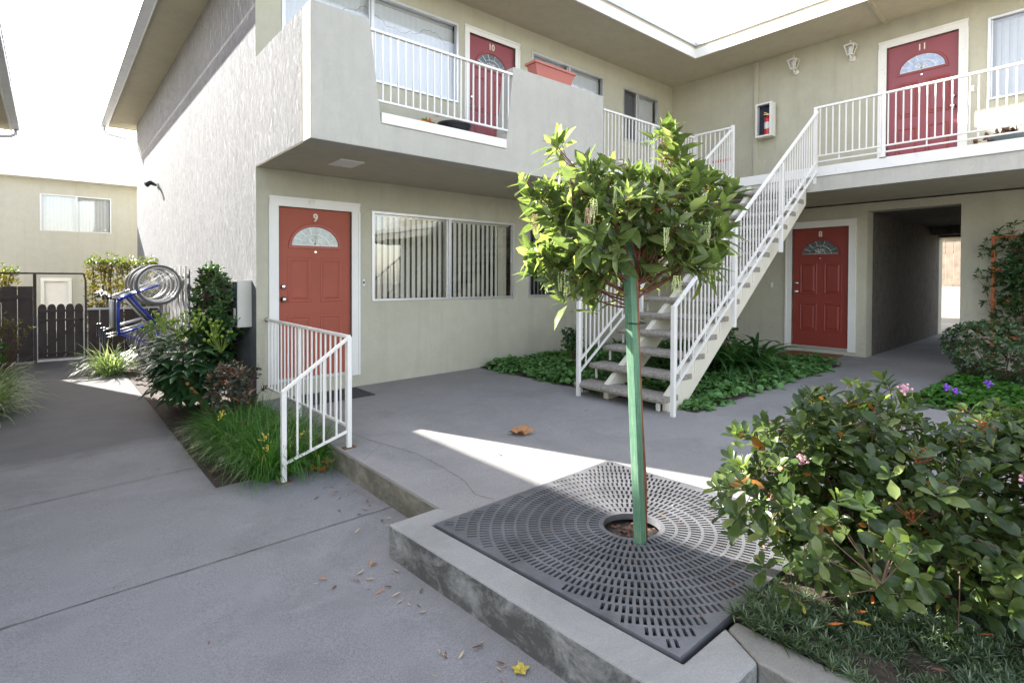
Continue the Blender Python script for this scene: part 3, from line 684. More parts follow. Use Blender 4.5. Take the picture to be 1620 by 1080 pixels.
def make_window(Wn, blind, ang, pitch, split=.5, room=.55, skew=0., glass='glass', curtain=None, screen=False):
    s0, s1, z0, z1, T = Wn; b = MB(T); f = .032; d0, d1 = -.055, .012
    b.box(s0, s1, d0, d1, z1-f, z1); b.box(s0, s1, d0, d1+.008, z0, z0+f*.9); b.box(s0, s0+f, d0, d1, z0+f*.9, z1-f); b.box(s1-f, s1, d0, d1, z0+f*.9, z1-f)
    m_ = s0+(s1-s0)*split; b.box(m_-.022, m_+.022, d0+.005, d1-.008, z0+f*.9, z1-f)
    b.box(s0+f, s0+f+.02, d0+.01, d0+.035, z0+f*.9, z1-f); b.box(m_-.045, m_-.023, d0+.01, d0+.035, z0+f*.9, z1-f)
    wf = b.build('window', M['alu'], BL)
    MB(T).add([(s0+f, -.03, z0+f), (m_, -.03, z0+f), (m_, -.03, z1-f), (s0+f, -.03, z1-f)], [(0, 1, 2, 3)]).build('pane', M[glass], wf, fix=False)
    MB(T).add([(m_, -.022, z0+f), (s1-f, -.022, z0+f), (s1-f, -.022, z1-f), (m_, -.022, z1-f)], [(0, 1, 2, 3)]).build('pane', M['glass'], wf, fix=False)
    b = MB(T); s = s0+.04+pitch/2; wd = .089
    while s < s1-.04:
        a = math.radians(ang+random.uniform(-2, 2)); dx, dy = wd/2*math.cos(a), wd/2*math.sin(a); cv = .006
        if not (curtain and curtain[0] < s < curtain[1]):
            sk = skew*random.uniform(.2, 1)
            vs = [(s-dx+sk, -.13-dy, z0+.012), (s+cv*math.sin(a)+sk, -.13+cv*math.cos(a), z0+.012), (s+dx+sk, -.13+dy, z0+.012), (s-dx, -.13-dy, z1-.05), (s+cv*math.sin(a), -.13+cv*math.cos(a), z1-.05), (s+dx, -.13+dy, z1-.05)]
            b.add(vs, [(0, 1, 4, 3), (1, 2, 5, 4)])
        s += pitch
    b.box(s0+.03, s1-.03, -.17, -.095, z1-.05, z1-.012)
    b.build('blinds', blind, wf, fix=False)
    if curtain:
        b = MB(T); n = 24; a0, a1 = curtain
        vs = [(a0+(a1-a0)*i/n, -.17-.015*math.sin(i*1.9), z) for z in (z0+.01, z1-.03) for i in range(n+1)]
        b.add(vs, [(i, i+1, n+2+i, n+1+i) for i in range(n)]); b.build('curtain', M['curtain'], wf, True, fix=False)
    b = MB(T); r = room; a, c_, e, g = s0-.02, s1+.02, z0-.02, z1+.02
    b.add([(a, -.089, e), (c_, -.089, e), (c_, -.089, g), (a, -.089, g), (a, -r, e), (c_, -r, e), (c_, -r, g), (a, -r, g)], [(4, 5, 6, 7), (0, 1, 5, 4), (3, 2, 6, 7), (0, 3, 7, 4), (1, 2, 6, 5)])
    b.build('room_lining', M['interior'], wf, fix=False)
    return wf
make_window(wins['w1'], M['blind'], -27, .088, .5, .8, curtain=(5.50, 5.68))
make_window(wins['w2'], M['blindd'], -33, .088, .5, .6)
wu = make_window(wins['wu1'], M['blindw'], 8, .082, .46, .4)
# string of fairy lights in the upper window
b = MB(FY)
pts = []
for i in range(61):
    t = i/60; s = 2.3+2.2*t; z = 4.80-.17*abs(math.sin(t*PI*2.2+.4))-.02*math.sin(t*61)-.01*math.sin(t*133)
    pts.append((s, -.06, z))
b.tube(pts+[(4.5, -.06, 4.6), (4.49, -.06, 4.3)], .0025, 4); b.build('light_string', M['twig'], wu, True, fix=False)
make_window(wins['wu2'], M['blindw'], 22, .084, .5, .4, .012)
make_window(wins['wu3'], M['blindw'], 10, .084, .42, .4, 0, 'glassd')
make_window(wins['wx'], M['blindw'], 10, .084, .5, .4)
for T, s, z, nm in ((FY, 3.115, 1.2, 'doorbell'), (FX, -4.52, 1.16, 'door_buzzer'), (FX, -1.70, 4.0, 'doorbell')):
    MB(T).box(s-.018, s+.018, 0.001, .018, z-.045, z+.045).build(nm, M['label'], BL, bevel=.003)
MB(FY).box(3.105, 3.125, .0185, .022, 1.185, 1.215).build('bell_button', M['black'], BL)

# ------------------------------------------------------------------ railings
def railing(t, p0, p1, top, bot, n, posts=(), low=None, w=.014, names=('handrail', 'bottom_rail'), bal_off=0, skiplow=False, ext0=0, ext1=0, vertical=True, hangers=None):
    """straight railing: p0/p1 = base points (x,y,z of reference line); top/bot offsets"""
    p0, p1 = Vector(p0), Vector(p1); up_ = Vector((0, 0, 1))
    d = (p1-p0)
    MB().bar(p0+up_*(top-.012)-d.normalized()*ext0, p1+up_*(top-.012)+d.normalized()*ext1, .036, .028).build(names[0], M['rail'], t, bevel=.003)
    MB().bar(p0+up_*bot, p1+up_*bot, .026, .020).build(names[1], M['rail'], t)
    if low is not None: MB().bar(p0+up_*low, p1+up_*low, .024, .018).build(names[1], M['rail'], t)
    base = None
    for i in range(n):
        q = p0+d*((i+.5)/n)
        if any(abs((i+.5)/n-u) < .35/n for u in posts): continue
        lo = bot if not (hangers and i % hangers == hangers//2) else low
        MB().bar(q+up_*lo, q+up_*(top-.026), w, w, up=(d.x, d.y, 0)).build('baluster', M['rail'], t)
def post(t, p, z0, z1, w=.036, foot=False, d=(1, 0, 0)):
    MB().bar((p[0], p[1], z0), (p[0], p[1], z1), w, w, up=d).build('post', M['rail'], t, bevel=.002)
    if foot:
        MB().box(p[0]-.05, p[0]+.05, p[1]-.035, p[1]+.035, z0-.001, z0+.008).build('foot_plate', M['lbrown'], t)
# balcony notch railing
t = thing('balcony_railing', (3.3, 4.90, 2.9), 'white railing in the slanted gap of the balcony parapet in front of door 10', 'railing')
railing(t, (2.40, 4.955, 2.885), (4.19, 4.955, 2.885), .80, .115, 21, ext0=.01, ext1=.01)
# walkway railing left part (two stretches) 
t = thing('walkway_railing', (7.05, 4.97, 2.82), 'white railing on the upper walkway behind the tree, left of the stair head', 'railing')
railing(t, (5.87, 4.97, 2.82), (8.22, 4.97, 2.82), .80, .12, 30, posts=(.49,))
railing(t, (8.22, 4.97, 2.82), (8.22, 4.33, 2.82), .84, .12, 8)
post(t, (7.03, 4.97), 2.82, 3.60); post(t, (8.22, 4.97), 2.82, 3.64); post(t, (8.22, 4.31), 2.75, 3.68, .045)
# right walkway railing
t = thing('walkway_railing', (8.21, 1., 2.83), 'white railing on the upper walkway in front of door 11, right of the stair head', 'railing')
railing(t, (8.21, 3.07, 2.83), (8.21, -2.6, 2.83), .84, .155, 70, posts=(.142, .425, .71, .99), low=.075, hangers=6)
for y in (2.265, .66, -.95, -2.55): post(t, (8.21, y), 2.825, 3.65, .036, True)
post(t, (8.21, 3.085), 2.60, 3.67, .045)
# staircase
ST = thing('staircase', (4.70, 3.7, gz(4.7)), 'straight white metal staircase with pebbled concrete treads climbing to the upper walkway', 'staircase')
NT = 14; run, rise = .258, .194; x0, zt0 = 4.70, .054
for k in range(NT):
    x = x0+run*k; z = zt0+rise*k
    b = MB(); b.prism([(x-.0, z-.060), (x-.012, z-.03), (x, z-.006), (x+.012, z), (x+.29, z), (x+.30, z-.01), (x+.30, z-.055), (x+.29, z-.062)][::-1], lambda p: (p[0], 3.19, p[1]), lambda p: (p[0], 4.39, p[1]))
    b.build('tread', M['tread'], ST, bevel=.004)
def nose(x): return zt0+(x-x0)/run*rise
for y in (3.232, 4.02):
    b = MB(); pl = [(x0+.13, gz(x0)), (x0+.40, gz(x0)), (8.19, nose(8.19)-.355), (8.19, 2.68), (8.06, nose(8.06)-.10), (x0+.13, nose(x0+.13)-.10)]
    b.prism(pl, lambda p: (p[0], y-.035, p[1]), lambda p: (p[0], y+.035, p[1])); b.build('stringer', M['string'], ST)
for y, lab in ((3.06, 'r'), (4.325, 'l')):
    X0, X1 = 4.715, 8.19
    zb = lambda x: nose(x)
    p0, p1 = (X0, y, nose(X0)), (X1, y, nose(X1))
    railing(ST, p0, p1, .93 if lab == 'r' else .93, .235, 46, posts=(0.33, .68), low=.10, hangers=3, w=.0135)
    post(ST, (X0-.012, y), gz(4.7), nose(X0)+.93, .042)
    for x in (5.90, 7.08): post(ST, (x, y), nose(x)-.24, nose(x)+.90, .042)
    for k in range(0, 13, 1):
        x = x0+run*k+.10
        z = zt0+rise*k
        MB().bar((x, y+.035 if lab == 'l' else y+.14, z-.062), (x, y+.035 if lab == 'l' else y+.14, z-.062-(.13 if k else .075)), .03, .008).build('bracket', M['rail'], ST)
post(ST, (4.80, 3.30), gz(4.8), 0.0, .035); post(ST, (4.74, 4.36), gz(4.7), -.005, .035)
# ramp railing by door 9
t = thing('step_railing', (1.91, 4.34, gz(1.91)), 'white railing running out from the wall beside door 9 and sloping down over the step', 'railing')
a, c_, e = Vector((1.92, 6.63, 0)), Vector((1.905, 4.34, 0)), Vector((1.402, 4.42, 0))
zc = gz(1.905)
MB().bar((a.x, a.y, .775), (c_.x, c_.y, .765), .036, .026).build('handrail', M['rail'], t, bevel=.003)
MB().bar((a.x, a.y, -.01), (c_.x, c_.y, .015), .024, .018).build('bottom_rail', M['rail'], t)
for i in range(20):
    q = a.lerp(c_, (i+.5)/20); w_ = .030 if i == 9 else .014
    MB().bar((q.x, q.y, .0 if w_ < .02 else gz(1.9)), (q.x, q.y, .76), w_, w_, up=(1, 0, 0)).build('baluster' if w_ < .02 else 'post', M['rail'], t)
post(t, (c_.x, c_.y), zc, .765, .038, True)
MB().bar((c_.x, c_.y-.005, .762), (e.x-.012, e.y-.005, .355), .036, .024).build('handrail', M['rail'], t, bevel=.003)
MB().bar((c_.x, c_.y, -.02), (e.x, e.y, -.215), .022, .018).build('bottom_rail', M['rail'], t)
for i in range(1, 5):
    u = i/5; q = c_.lerp(e, u); MB().bar((q.x, q.y, -.02-.195*u), (q.x, q.y, .755-.407*u), .014, .014, up=(1, 0, 0)).build('baluster', M['rail'], t)
post(t, (e.x, e.y), gl(e.x), .36, .038, True)
for z in (.77, -.01): MB().ellipsoid((1.92, 6.635, z), (.025, .018, .025)).build('wall_flange', M['lbrown'], t, True)

# ------------------------------------------------------------------ wall lamps, cabinets
def lamp(y, z, label):
    t = thing('wall_lamp', (10.08, y, z), label, 'lamp', 'wall lanterns beside door 11')
    b = MB(); b.tube([(10.098, y, z-.10), (10.07, y, z-.10)], [.055, .045], 14); b.tube([(10.07, y, z-.10), (10.0, y, z-.11), (9.985, y, z-.07)], .014, 8); b.build('bracket', M['rail'], t, True)
    b = MB(); cx = 9.985; 
    def rg(r, zz): return [(cx-r, y-r, zz), (cx+r, y-r, zz), (cx+r, y+r, zz), (cx-r, y+r, zz)]
    lo, hi = rg(.036, z-.06), rg(.072, z+.085)
    for i in range(4): b.bar(lo[i], hi[i], .011); b.bar(lo[i], lo[(i+1) % 4], .012); b.bar(hi[i], hi[(i+1) % 4], .014)
    b.box(cx-.036, cx+.036, y-.036, y+.036, z-.07, z-.055); b.build('cage', M['rail'], t)
    b = MB(); b.add(rg(.085, z+.088)+[(cx, y, z+.145)], [(0, 1, 2, 3), (0, 1, 4), (1, 2, 4), (2, 3, 4), (3, 0, 4)]); b.ellipsoid((cx, y, z+.155), (.012, .012, .018)); b.build('cap', M['rail'], t)
    b = MB(); b.lathe((cx, y, 0), [(.02, z-.05), (.034, z), (.034, z+.05), (.018, z+.08)], 12); b.build('bulb_glass', M['lampg'], t, True)
lamp(4.13, 5.02, 'white lantern wall lamp farther from door 11, nearer the fire extinguisher cabinet')
lamp(3.24, 4.99, 'white lantern wall lamp nearer the wine red door 11')
t = thing('extinguisher_cabinet', (10.1, 4.66, 3.84), 'white wall cabinet with dark open front holding a fire extinguisher', 'cabinet')
b = MB(); y0_, y1_, za, zb = 4.46, 4.755, 3.85, 4.46; xf = 9.90
b.box(xf, 10.05, y0_, y0_+.015, za, zb); b.box(xf, 10.05, y1_-.015, y1_, za, zb); b.box(xf, 10.05, y0_+.015, y1_-.015, za, za+.015); b.box(xf, 10.05, y0_+.015, y1_-.015, zb-.015, zb)
b.box(10.03, 10.052, y0_+.015, y1_-.015, za+.015, zb-.015)
b.build('case', M['trim'], t)
b = MB(); b.box(xf-.012, xf-.001, y0_-.002, y0_+.04, za, zb); b.box(xf-.012, xf-.001, y1_-.03, y1_, za, zb); b.box(xf-.012, xf-.001, y0_+.04, y1_-.03, za, za+.03); b.box(xf-.012, xf-.001, y0_+.04, y1_-.03, zb-.03, zb); b.build('front_frame', M['trim'], t)
MB().box(10.02, 10.029, y0_+.016, y1_-.016, za+.016, zb-.016).build('lining', M['boxd'], t)
t = thing('fire_extinguisher', (9.96, 4.57, 3.866), 'red fire extinguisher with white label standing in the wall cabinet', 'fire extinguisher')
b = MB(); b.lathe((9.96, 4.56, 3.866), [(0, 0), (.055, 0), (.06, .02), (.06, .29), (.045, .335), (.02, .35), (.02, .37), (0, .37)], 20); b.build('cylinder', M['red'], t, True)
b = MB(); b.lathe((9.96, 4.56, 3.866), [(.0615, .12), (.0615, .24)], 20); b.build('label_band', M['label'], t, True)
b = MB(); b.bar((9.96, 4.54, 4.25), (9.93, 4.61, 4.29), .02, .012); b.bar((9.96, 4.54, 4.24), (9.93, 4.62, 4.255), .02, .01); b.build('lever', M['brass'], t)
MB().tube([(9.95, 4.56, 4.235), (9.92, 4.60, 4.20), (9.91, 4.61, 4.05), (9.915, 4.61, 3.95)], .01, 8).build('hose', M['black'], t, True)
# utility box on side wall
t = thing('utility_box', (1.81, 6.93, .68), 'beige metal utility box mounted on the rough side wall near the building corner', 'utility box')
MB().box(1.653, 1.809, 6.822, 7.045, .68, 1.225).build('case', M['boxw'], t, bevel=.006)
MB().box(1.6475, 1.6525, 6.835, 7.03, .70, 1.205).build('front_panel', M['boxd'], t)
MB().box(1.645, 1.6472, 6.88, 6.97, .74, .90).build('notice', M['label'], t)
t = thing('security_light', (1.81, 13.9, 3.2), 'small security light on the sunlit rough side wall', 'lamp')
MB().box(1.77, 1.809, 13.86, 13.96, 3.18, 3.28).build('base', M['trim'], t); MB().tube([(1.77, 13.9, 3.24), (1.66, 13.82, 3.27), (1.58, 13.78, 3.22)], [.03, .045, .06], 10).build('lamp_head', M['black'], t, True)

# balcony clutter
t = thing('flower_box', (4.93, 5.0, 3.775), 'terracotta pink plastic flower box on the balcony parapet', 'planter')
b = MB(); zt = 3.768
b.hexa([(4.62, 4.965, zt), (5.22, 4.965, zt), (5.22, 5.085, zt), (4.62, 5.085, zt), (4.57, 4.94, zt+.15), (5.27, 4.94, zt+.15), (5.27, 5.11, zt+.15), (4.57, 5.11, zt+.15)]); b.build('trough', M['pink'], t)
b = MB(); b.box(4.555, 5.285, 4.925, 4.945, zt+.145, zt+.175); b.box(4.555, 5.285, 5.105, 5.125, zt+.145, zt+.175); b.box(4.555, 4.575, 4.945, 5.105, zt+.145, zt+.175); b.box(5.265, 5.285, 4.945, 5.105, zt+.145, zt+.175); b.build('rim', M['pink'], t)
t = thing('black_pot', (3.65, 5.35, 2.82), 'round black plastic tub on the balcony behind the railing', 'pot')
MB().lathe((3.65, 5.35, 2.82), [(0, 0), (.15, 0), (.185, .20), (.20, .22), (.205, .245), (.19, .25), (.175, .2)], 24).build('tub', M['black'], t, True)
t = thing('small_plant_pot', (3.25, 5.3, 2.82), 'small terracotta pot with orange flowers on the balcony floor', 'potted plant')
MB().lathe((3.25, 5.3, 2.82), [(0, 0), (.06, 0), (.085, .10), (.09, .12), (.075, .12)], 18).build('pot', M['terra'], t, True)
V, F = rosettes(np.array([3.25, 5.3, 2.98])+RNG.normal(0, .045, (14, 3)), RNG.normal(0, .5, (14, 3))+[0, 0, 1], 6, .04, 1.1, wr=.7, kind='round'); np_obj('flower', V, F, M['petal'], t)
V, F = rosettes(np.array([3.25, 5.3, 2.95])+RNG.normal(0, .04, (10, 3)), RNG.normal(0, .7, (10, 3))+[0, 0, 1], 5, .05, 1.1); np_obj('foliage', V, F, M['mound'], t)
t = thing('bowl_planter', (8.55, 1.08, 2.83), 'low grey blue bowl planter of dry leaves on the walkway right of door 11', 'planter')
MB().lathe((8.55, 1.08, 2.83), [(0, 0), (.12, 0), (.20, .09), (.215, .11), (.20, .115), (.18, .08)], 24).build('bowl', M['tealpot'], t, True)
C_ = np.array([8.55, 1.1, 2.96])+RNG.normal(0, 1, (34, 3))*[.07, .11, .02]; V, F = rosettes(C_, RNG.normal(0, 1, C_.shape)+[0, 0, .6], 4, .07, 1.2, wr=.6, kind='round', curl=.5); np_obj('dry_leaf', V, F, M['lbrown'], t)
t = thing('folding_cart', (9.35, 5.1, 2.82), 'thin metal folding cart with a red bar behind the railing at the stair head', 'cart')
b = MB()
for yy in (4.95, 5.25): b.tube([(9.3, yy, 2.86), (9.38, yy, 3.5), (9.42, yy, 3.72)], .011, 8)
b.tube([(9.42, 4.95, 3.72), (9.42, 5.25, 3.72)], .011, 8); b.tube([(9.30, 4.95, 3.1), (9.45, 5.25, 3.6)], .008, 6); b.build('frame', M['alu'], t, True)
MB().tube([(9.35, 4.88, 3.42), (9.35, 5.36, 3.42)], .024, 10).build('bar', M['red'], t, True)
b = MB()
for yy in (4.93, 5.27): b.torus((9.30, yy, 2.90), (1, 0, 0), (0, 0, 1), .06, .015, 20, 8)
b.build('wheels', M['black'], t, True)

# doormats
tag(MB(tiltT(.012)).box(9.40, 9.98, 3.28, 4.10, -.007, .012).build('doormat', M['mat']), 'brown coir doormat in front of red door 8', 'doormat')
b = MB(tiltT(.008)); 
for i in range(14):
    for j in range(9): b.box(2.13+i*.06, 2.13+i*.06+.048, 6.02+j*.058, 6.02+j*.058+.046, -.004, .010)
b.box(2.12, 2.97, 6.01, 6.54, -.004, .003)
tag(b.build('doormat', M['mat2']), 'dark rubber grid doormat in front of door 9', 'doormat')

# ------------------------------------------------------------------ neighbours
t = thing('neighbour_building', (-1.2, 10, -.4), 'neighbouring stucco apartment building whose eave enters at the far left edge', 'building')
MB().box(-12, -1.2, 3.2, 14.9, -.6, 4.355).build('wall', M['farwall'], t)
MB().box(-12, -.60, 2.6, 15.7, 4.355, 4.51).build('roof', M['sof'], t)
MB().box(-.599, -.57, 2.6, 15.72, 4.35, 4.515).build('fascia', M['trim'], t)
b = MB(); b.box(-.5695, -.455, 2.6, 15.74, 4.375, 4.39); b.box(-.467, -.455, 2.6, 15.74, 4.39, 4.49); b.box(-.475, -.445, 2.6, 15.74, 4.48, 4.50); b.build('gutter', M['gutter'], t)
MB().tube([(-.51, 15.6, 4.375), (-.51, 15.55, 4.26), (-.6, 15.4, 4.17), (-1.25, 14.9, 3.95)], .035, 10).build('downspout', M['gutter'], t, True)
FB = 21.0
t = thing('rear_building', (0, FB, -.4), 'pale two storey stucco building behind the gate at the end of the path', 'building')
FF = frameY(FB); k = FB/20.
wx0, wx1, wz0, wz1 = -.18*k, 1.42*k, 1.25+1.30*k, 1.25+2.33*k
dx0, dx1 = -.10*k, .42*k
b = MB(FF); b.wall(-7, 14, -.8, 1.25+2.72*k, [(wx0, wx1, wz0, wz1), (dx0, dx1, -.3, 1.14)]); b.build('wall', M['farwall'], t, fix=False)
MB().box(-7, 14, FB-.35, FB+6, 1.25+2.72*k, 1.25+2.96*k).build('roof_fascia', M['trim'], t)
MB().box(-7, 14, FB+.2, FB+5.6, 1.25+2.6*k, 1.25+2.71*k).build('roof', M['sof'], t)
BLs = BL; BL = t
make_window((wx0, wx1, wz0, wz1, FF), M['blindw'], 8, .084, .5, .4); BL = BLs
b = MB(FF); b.box(dx0-.08, dx0, -.01, .03, -.3, 1.14); b.box(dx1, dx1+.08, -.01, .03, -.3, 1.14); b.box(dx0-.08, dx1+.08, -.01, .032, 1.14, 1.24); b.build('door_casing', M['trim'], t)
MB(FF).box(dx0, dx1, -.06, -.03, -.3, 1.14).build('door', M['trim'], t)
MB().tube([(-.75, FB+1.5, 4.2), (-.75, FB+1.5, 4.9)], .012, 6).build('antenna', M['gutter'], t, True)
# fence and gate at the end of the path
GY = 13.9
t = thing('board_fence', (-.7, GY, gl(-.7)), 'dark brown board fence left of the gate under a thin dark beam', 'fence')
b = MB()
for i in range(8):
    x1_ = -.235-i*.225; b.box(x1_-.215, x1_, GY-.012, GY+.012, -.36, 1.08)
b.build('boards', M['gate'], t)
for z in (-.15, .88): MB().box(-2.0, -.235, GY-.05, GY-.013, z-.04, z+.04).build('rail', M['gate'], t)
MB().box(-.232, -.182, GY-.05, GY+.05, -.4, 1.31).build('post', M['gate'], t)
t = thing('garden_gate', (.17, GY, gl(.2)), 'dark brown low wooden gate with scalloped board tops and a diagonal brace', 'gate')
b = MB(); nb = 5; x_ = -.165; bw = .130
for i in range(nb):
    xa = x_+i*(bw+.0085); xb = xa+bw; pl = [(xa, -.30), (xb, -.30), (xb, .66), (xb-.02, .715), (xb-.05, .735), (xa+.05, .735), (xa+.02, .715), (xa, .66)]
    b.prism(pl, lambda p: (p[0], GY-.01, p[1]), lambda p: (p[0], GY+.01, p[1]))
b.build('boards', M['gate'], t)
for z in (.60, .42, -.22, -.30): MB().box(-.165, .525, GY-.045, GY-.011, z-.022, z+.022).build('rail', M['gate'], t)
MB().bar((-.13, GY-.03, -.2), (.50, GY-.03, .42), .03, .05).build('brace', M['gate'], t)
MB().box(-.178, -.168, GY-.03, GY+.03, -.385, .50).build('edge_strip', M['gutter'], t); MB().box(.526, .538, GY-.03, GY+.03, -.385, .62).build('edge_strip', M['gutter'], t)
MB().box(-.178, .538, GY-.04, GY+.04, gl(.2)+.003, gl(.2)+.02).build('sill', M['gutter'], t)
t = thing('gate_frame', (.56, GY, gl(.5)), 'thin dark beam and post framing the opening above the low gate', 'gate frame')
MB().box(-2.0, .53, GY-.03, GY+.03, 1.312, 1.345).build('beam', M['gate'], t)
MB().box(.545, .58, GY-.03, GY+.03, -.4, 1.20).build('post', M['gate'], t); MB().bar((.53, GY, 1.33), (.565, GY, 1.19), .05, .03).build('corner_brace', M['gate'], t)
t = thing('board_fence', (.9, GY, gl(.9)), 'short dark brown fence panel between the gate and the bicycles', 'fence')
b = MB()
for i in range(6): b.box(.60+i*.2, .78+i*.2, GY-.012, GY+.012, -.36, .60)
b.build('boards', M['gate'], t); MB().box(.585, 1.8, GY-.04, GY-.013, .60, .64).build('rail', M['gutter'], t); MB().box(.775, .79, GY-.04, GY-.013, -.36, .60).build('post', M['gutter'], t)
# beyond the passage
t = thing('yard_fence', (26.5, 3, 1.1), 'pale weathered board fence in the bright yard seen through the passage', 'fence')
b = MB()
for i in range(36): b.box(26.4, 26.43, -2+i*.24, -2+i*.24+.225, .9, 2.75+random.uniform(-.02, .02))
b.build('boards', M['wood'], t); MB().box(26.44, 26.5, -2, 6.6, 2.3, 2.4).build('rail', M['wood'], t)
t = thing('yard_shed', (29, 3, 1.1), 'pale shed roof above the yard fence seen through the passage', 'shed')
MB().box(28, 32, -2, 7, .5, 3.0).build('wall', M['farwall'], t); MB().hexa([(27.6, -2.5, 3.0), (32, -2.5, 3.4), (32, 7.5, 3.4), (27.6, 7.5, 3.0), (27.6, -2.5, 3.15), (32, -2.5, 3.6), (32, 7.5, 3.6), (27.6, 7.5, 3.15)]).build('roof', M['gutter'], t)
t = thing('yard_shrub', (26.1, 3, .9), 'bare twiggy shrub against the pale fence beyond the passage', 'shrub')
b = MB(); g = random.Random(4)
for i in range(70):
    y = 2.9+g.uniform(-.9, 1.0); b.tube(bezier((26.0+g.uniform(-.1, .1), y*.5+1.5, .9), (26.1+g.uniform(-.3, .2), y+g.uniform(-.5, .5), 1.4+g.uniform(0, 1.2)), (g.uniform(-.2, .2), g.uniform(-.3, .3), .2), 5), .008, 4, False)
b.build('stem', M['twig'], t, fix=False)

# ------------------------------------------------------------------ bicycles hung on the side wall
def bicycle(y, col, label, hub_x=1.42, hub_z=1.13, ang=0.):
    t = thing('bicycle', (1.5, y, hub_z-1.2), label, 'bicycle', 'bicycles hung by the front wheel on the side wall')
    X, Z = Vector((1, 0, 0)), Vector((0, 0, 1)); R_ = .335
    m = simple('bike_paint', col, .3, .2, .05)
    def wheel(c):
        wb = MB(); wb.torus(c, X, Z, R_-.012, .019, 44, 8); w_ = wb.build('wheel', M['tyre'], t, True)
        b = MB(); b.torus(c, X, Z, R_-.045, .015, 44, 6); b.build('rim', M['alu'], w_, True)
        b = MB()
        for i in range(28):
            a = 2*PI*i/28; s_ = .02 if i % 2 else -.02; b.tube([(c[0]+.015*math.cos(a+.6), c[1]+s_, c[2]+.015*math.sin(a+.6)), (c[0]+(R_-.045)*math.cos(a), c[1], c[2]+(R_-.045)*math.sin(a))], .0016, 3, False)
        b.build('spokes', M['alu'], w_, fix=False)
        b = MB(); b.tube([(c[0], c[1]-.04, c[2]), (c[0], c[1]+.04, c[2])], .018, 10); b.build('hub', M['chrome'], w_, True)
    H_ = Vector((hub_x, y, hub_z)); RR = Vector((hub_x+.02, y, hub_z-1.04)); wheel(H_); wheel(RR)
    crown = Vector((hub_x-.38, y, hub_z-.15)); head = Vector((hub_x-.56, y, hub_z-.24)); stem = Vector((hub_x-.68, y, hub_z-.17))
    b = MB()
    for s_ in (-.05, .05): b.tube([H_+Vector((0, s_, 0)), crown+Vector((0, s_*.7, 0))], .014, 8)
    b.tube([crown+Vector((0, -.05, 0)), crown+Vector((0, .05, 0))], .018, 8); b.build('fork', m, t, True)
    bb = Vector((hub_x-.06, y, hub_z-.64)); seatc = Vector((hub_x-.56, y, hub_z-.80))
    for p, q, r_ in ((crown, head, .026), (crown+(head-crown)*.2, bb, .024), (head, seatc, .022), (bb, seatc, .020)): MB().tube([p, q], r_, 10).build('frame_tube', m, t, True)
    b = MB()
    for s_ in (-.045, .045): b.tube([bb+Vector((0, s_*.6, 0)), RR+Vector((0, s_, 0))], .009, 6); b.tube([seatc+Vector((0, s_*.5, 0)), RR+Vector((0, s_, 0))], .008, 6)
    b.build('rear_stay', m, t, True)
    MB().tube([head, stem, stem+Vector((-.05, 0, .04))], .014, 8).build('stem', M['chrome'], t, True)
    b = MB(); c = stem+Vector((-.05, 0, .04)); b.tube([c+Vector((.03, -.29, -.06)), c+Vector((.0, -.18, -.01)), c, c+Vector((0, .18, -.01)), c+Vector((.03, .29, -.06))], .013, 8); b.build('handlebar', M['chrome'], t, True)
    b = MB()
    for s_ in (-1, 1): b.tube([c+Vector((.03, s_*.24, -.045)), c+Vector((.055, s_*.33, -.075))], .019, 8); b.tube([c+Vector((-.02, s_*.2, 0)), c+Vector((-.09, s_*.24, -.06))], .008, 6)
    b.build('grip', M['black'], t, True)
    sp = seatc+(seatc-bb).normalized()*.16; MB().tube([seatc, sp], .014, 8).build('seat_post', M['chrome'], t, True)
    b = MB(); b.hexa([sp+Vector((-.01, -.02, .14)), sp+Vector((-.01, .02, .14)), sp+Vector((-.01, .075, -.13)), sp+Vector((-.01, -.075, -.13)), sp+Vector((-.05, -.015, .13)), sp+Vector((-.05, .015, .13)), sp+Vector((-.06, .065, -.12)), sp+Vector((-.06, -.065, -.12))]); b.v = [tuple(v) for v in b.v]
    b.build('saddle', M['black'], t, bevel=.012)
    b = MB(); b.torus(bb, X, Z, .085, .004, 24, 6); b.tube([bb+Vector((0, -.06, 0)), bb+Vector((.05, -.07, .16))], .01, 6); b.tube([bb+Vector((0, .06, 0)), bb+Vector((-.05, .07, -.16))], .01, 6)
    b.box(bb.x+.03, bb.x+.08, y-.15, y-.07, bb.z+.15, bb.z+.175); b.box(bb.x-.08, bb.x-.03, y+.07, y+.15, bb.z-.175, bb.z-.15); b.build('crankset', M['black'], t, True)
bicycle(10.9, (.02, .055, .42), 'bicycle with bright blue frame, nearest of the row hung on the side wall')
bicycle(11.35, (.25, .26, .28), 'silver grey framed bicycle hung just behind the bright blue one', 1.45, 1.14)
bicycle(11.8, (.07, .07, .08), 'dark grey framed bicycle third in the row hung on the side wall', 1.44, 1.10)
bicycle(12.25, (.45, .46, .48), 'white grey framed bicycle fourth in the row hung on the side wall', 1.45, 1.15)
bicycle(12.7, (.55, .56, .58), 'pale grey framed bicycle farthest back, next to the dark fence', 1.44, 1.12)
t = thing('bike_rack', (1.79, 11.6, -.35), 'pale metal rack of upright bars holding the hanging bicycles', 'bike rack')
for i in range(6): MB().bar((1.77, 10.65+i*.45, -.3), (1.77, 10.65+i*.45, 1.45), .035, .035, up=(1, 0, 0)).build('upright', M['rail'], t)
for z in (.45, 1.3): MB().box(1.788, 1.805, 10.6, 12.95, z-.02, z+.02).build('crossbar', M['rail'], t)

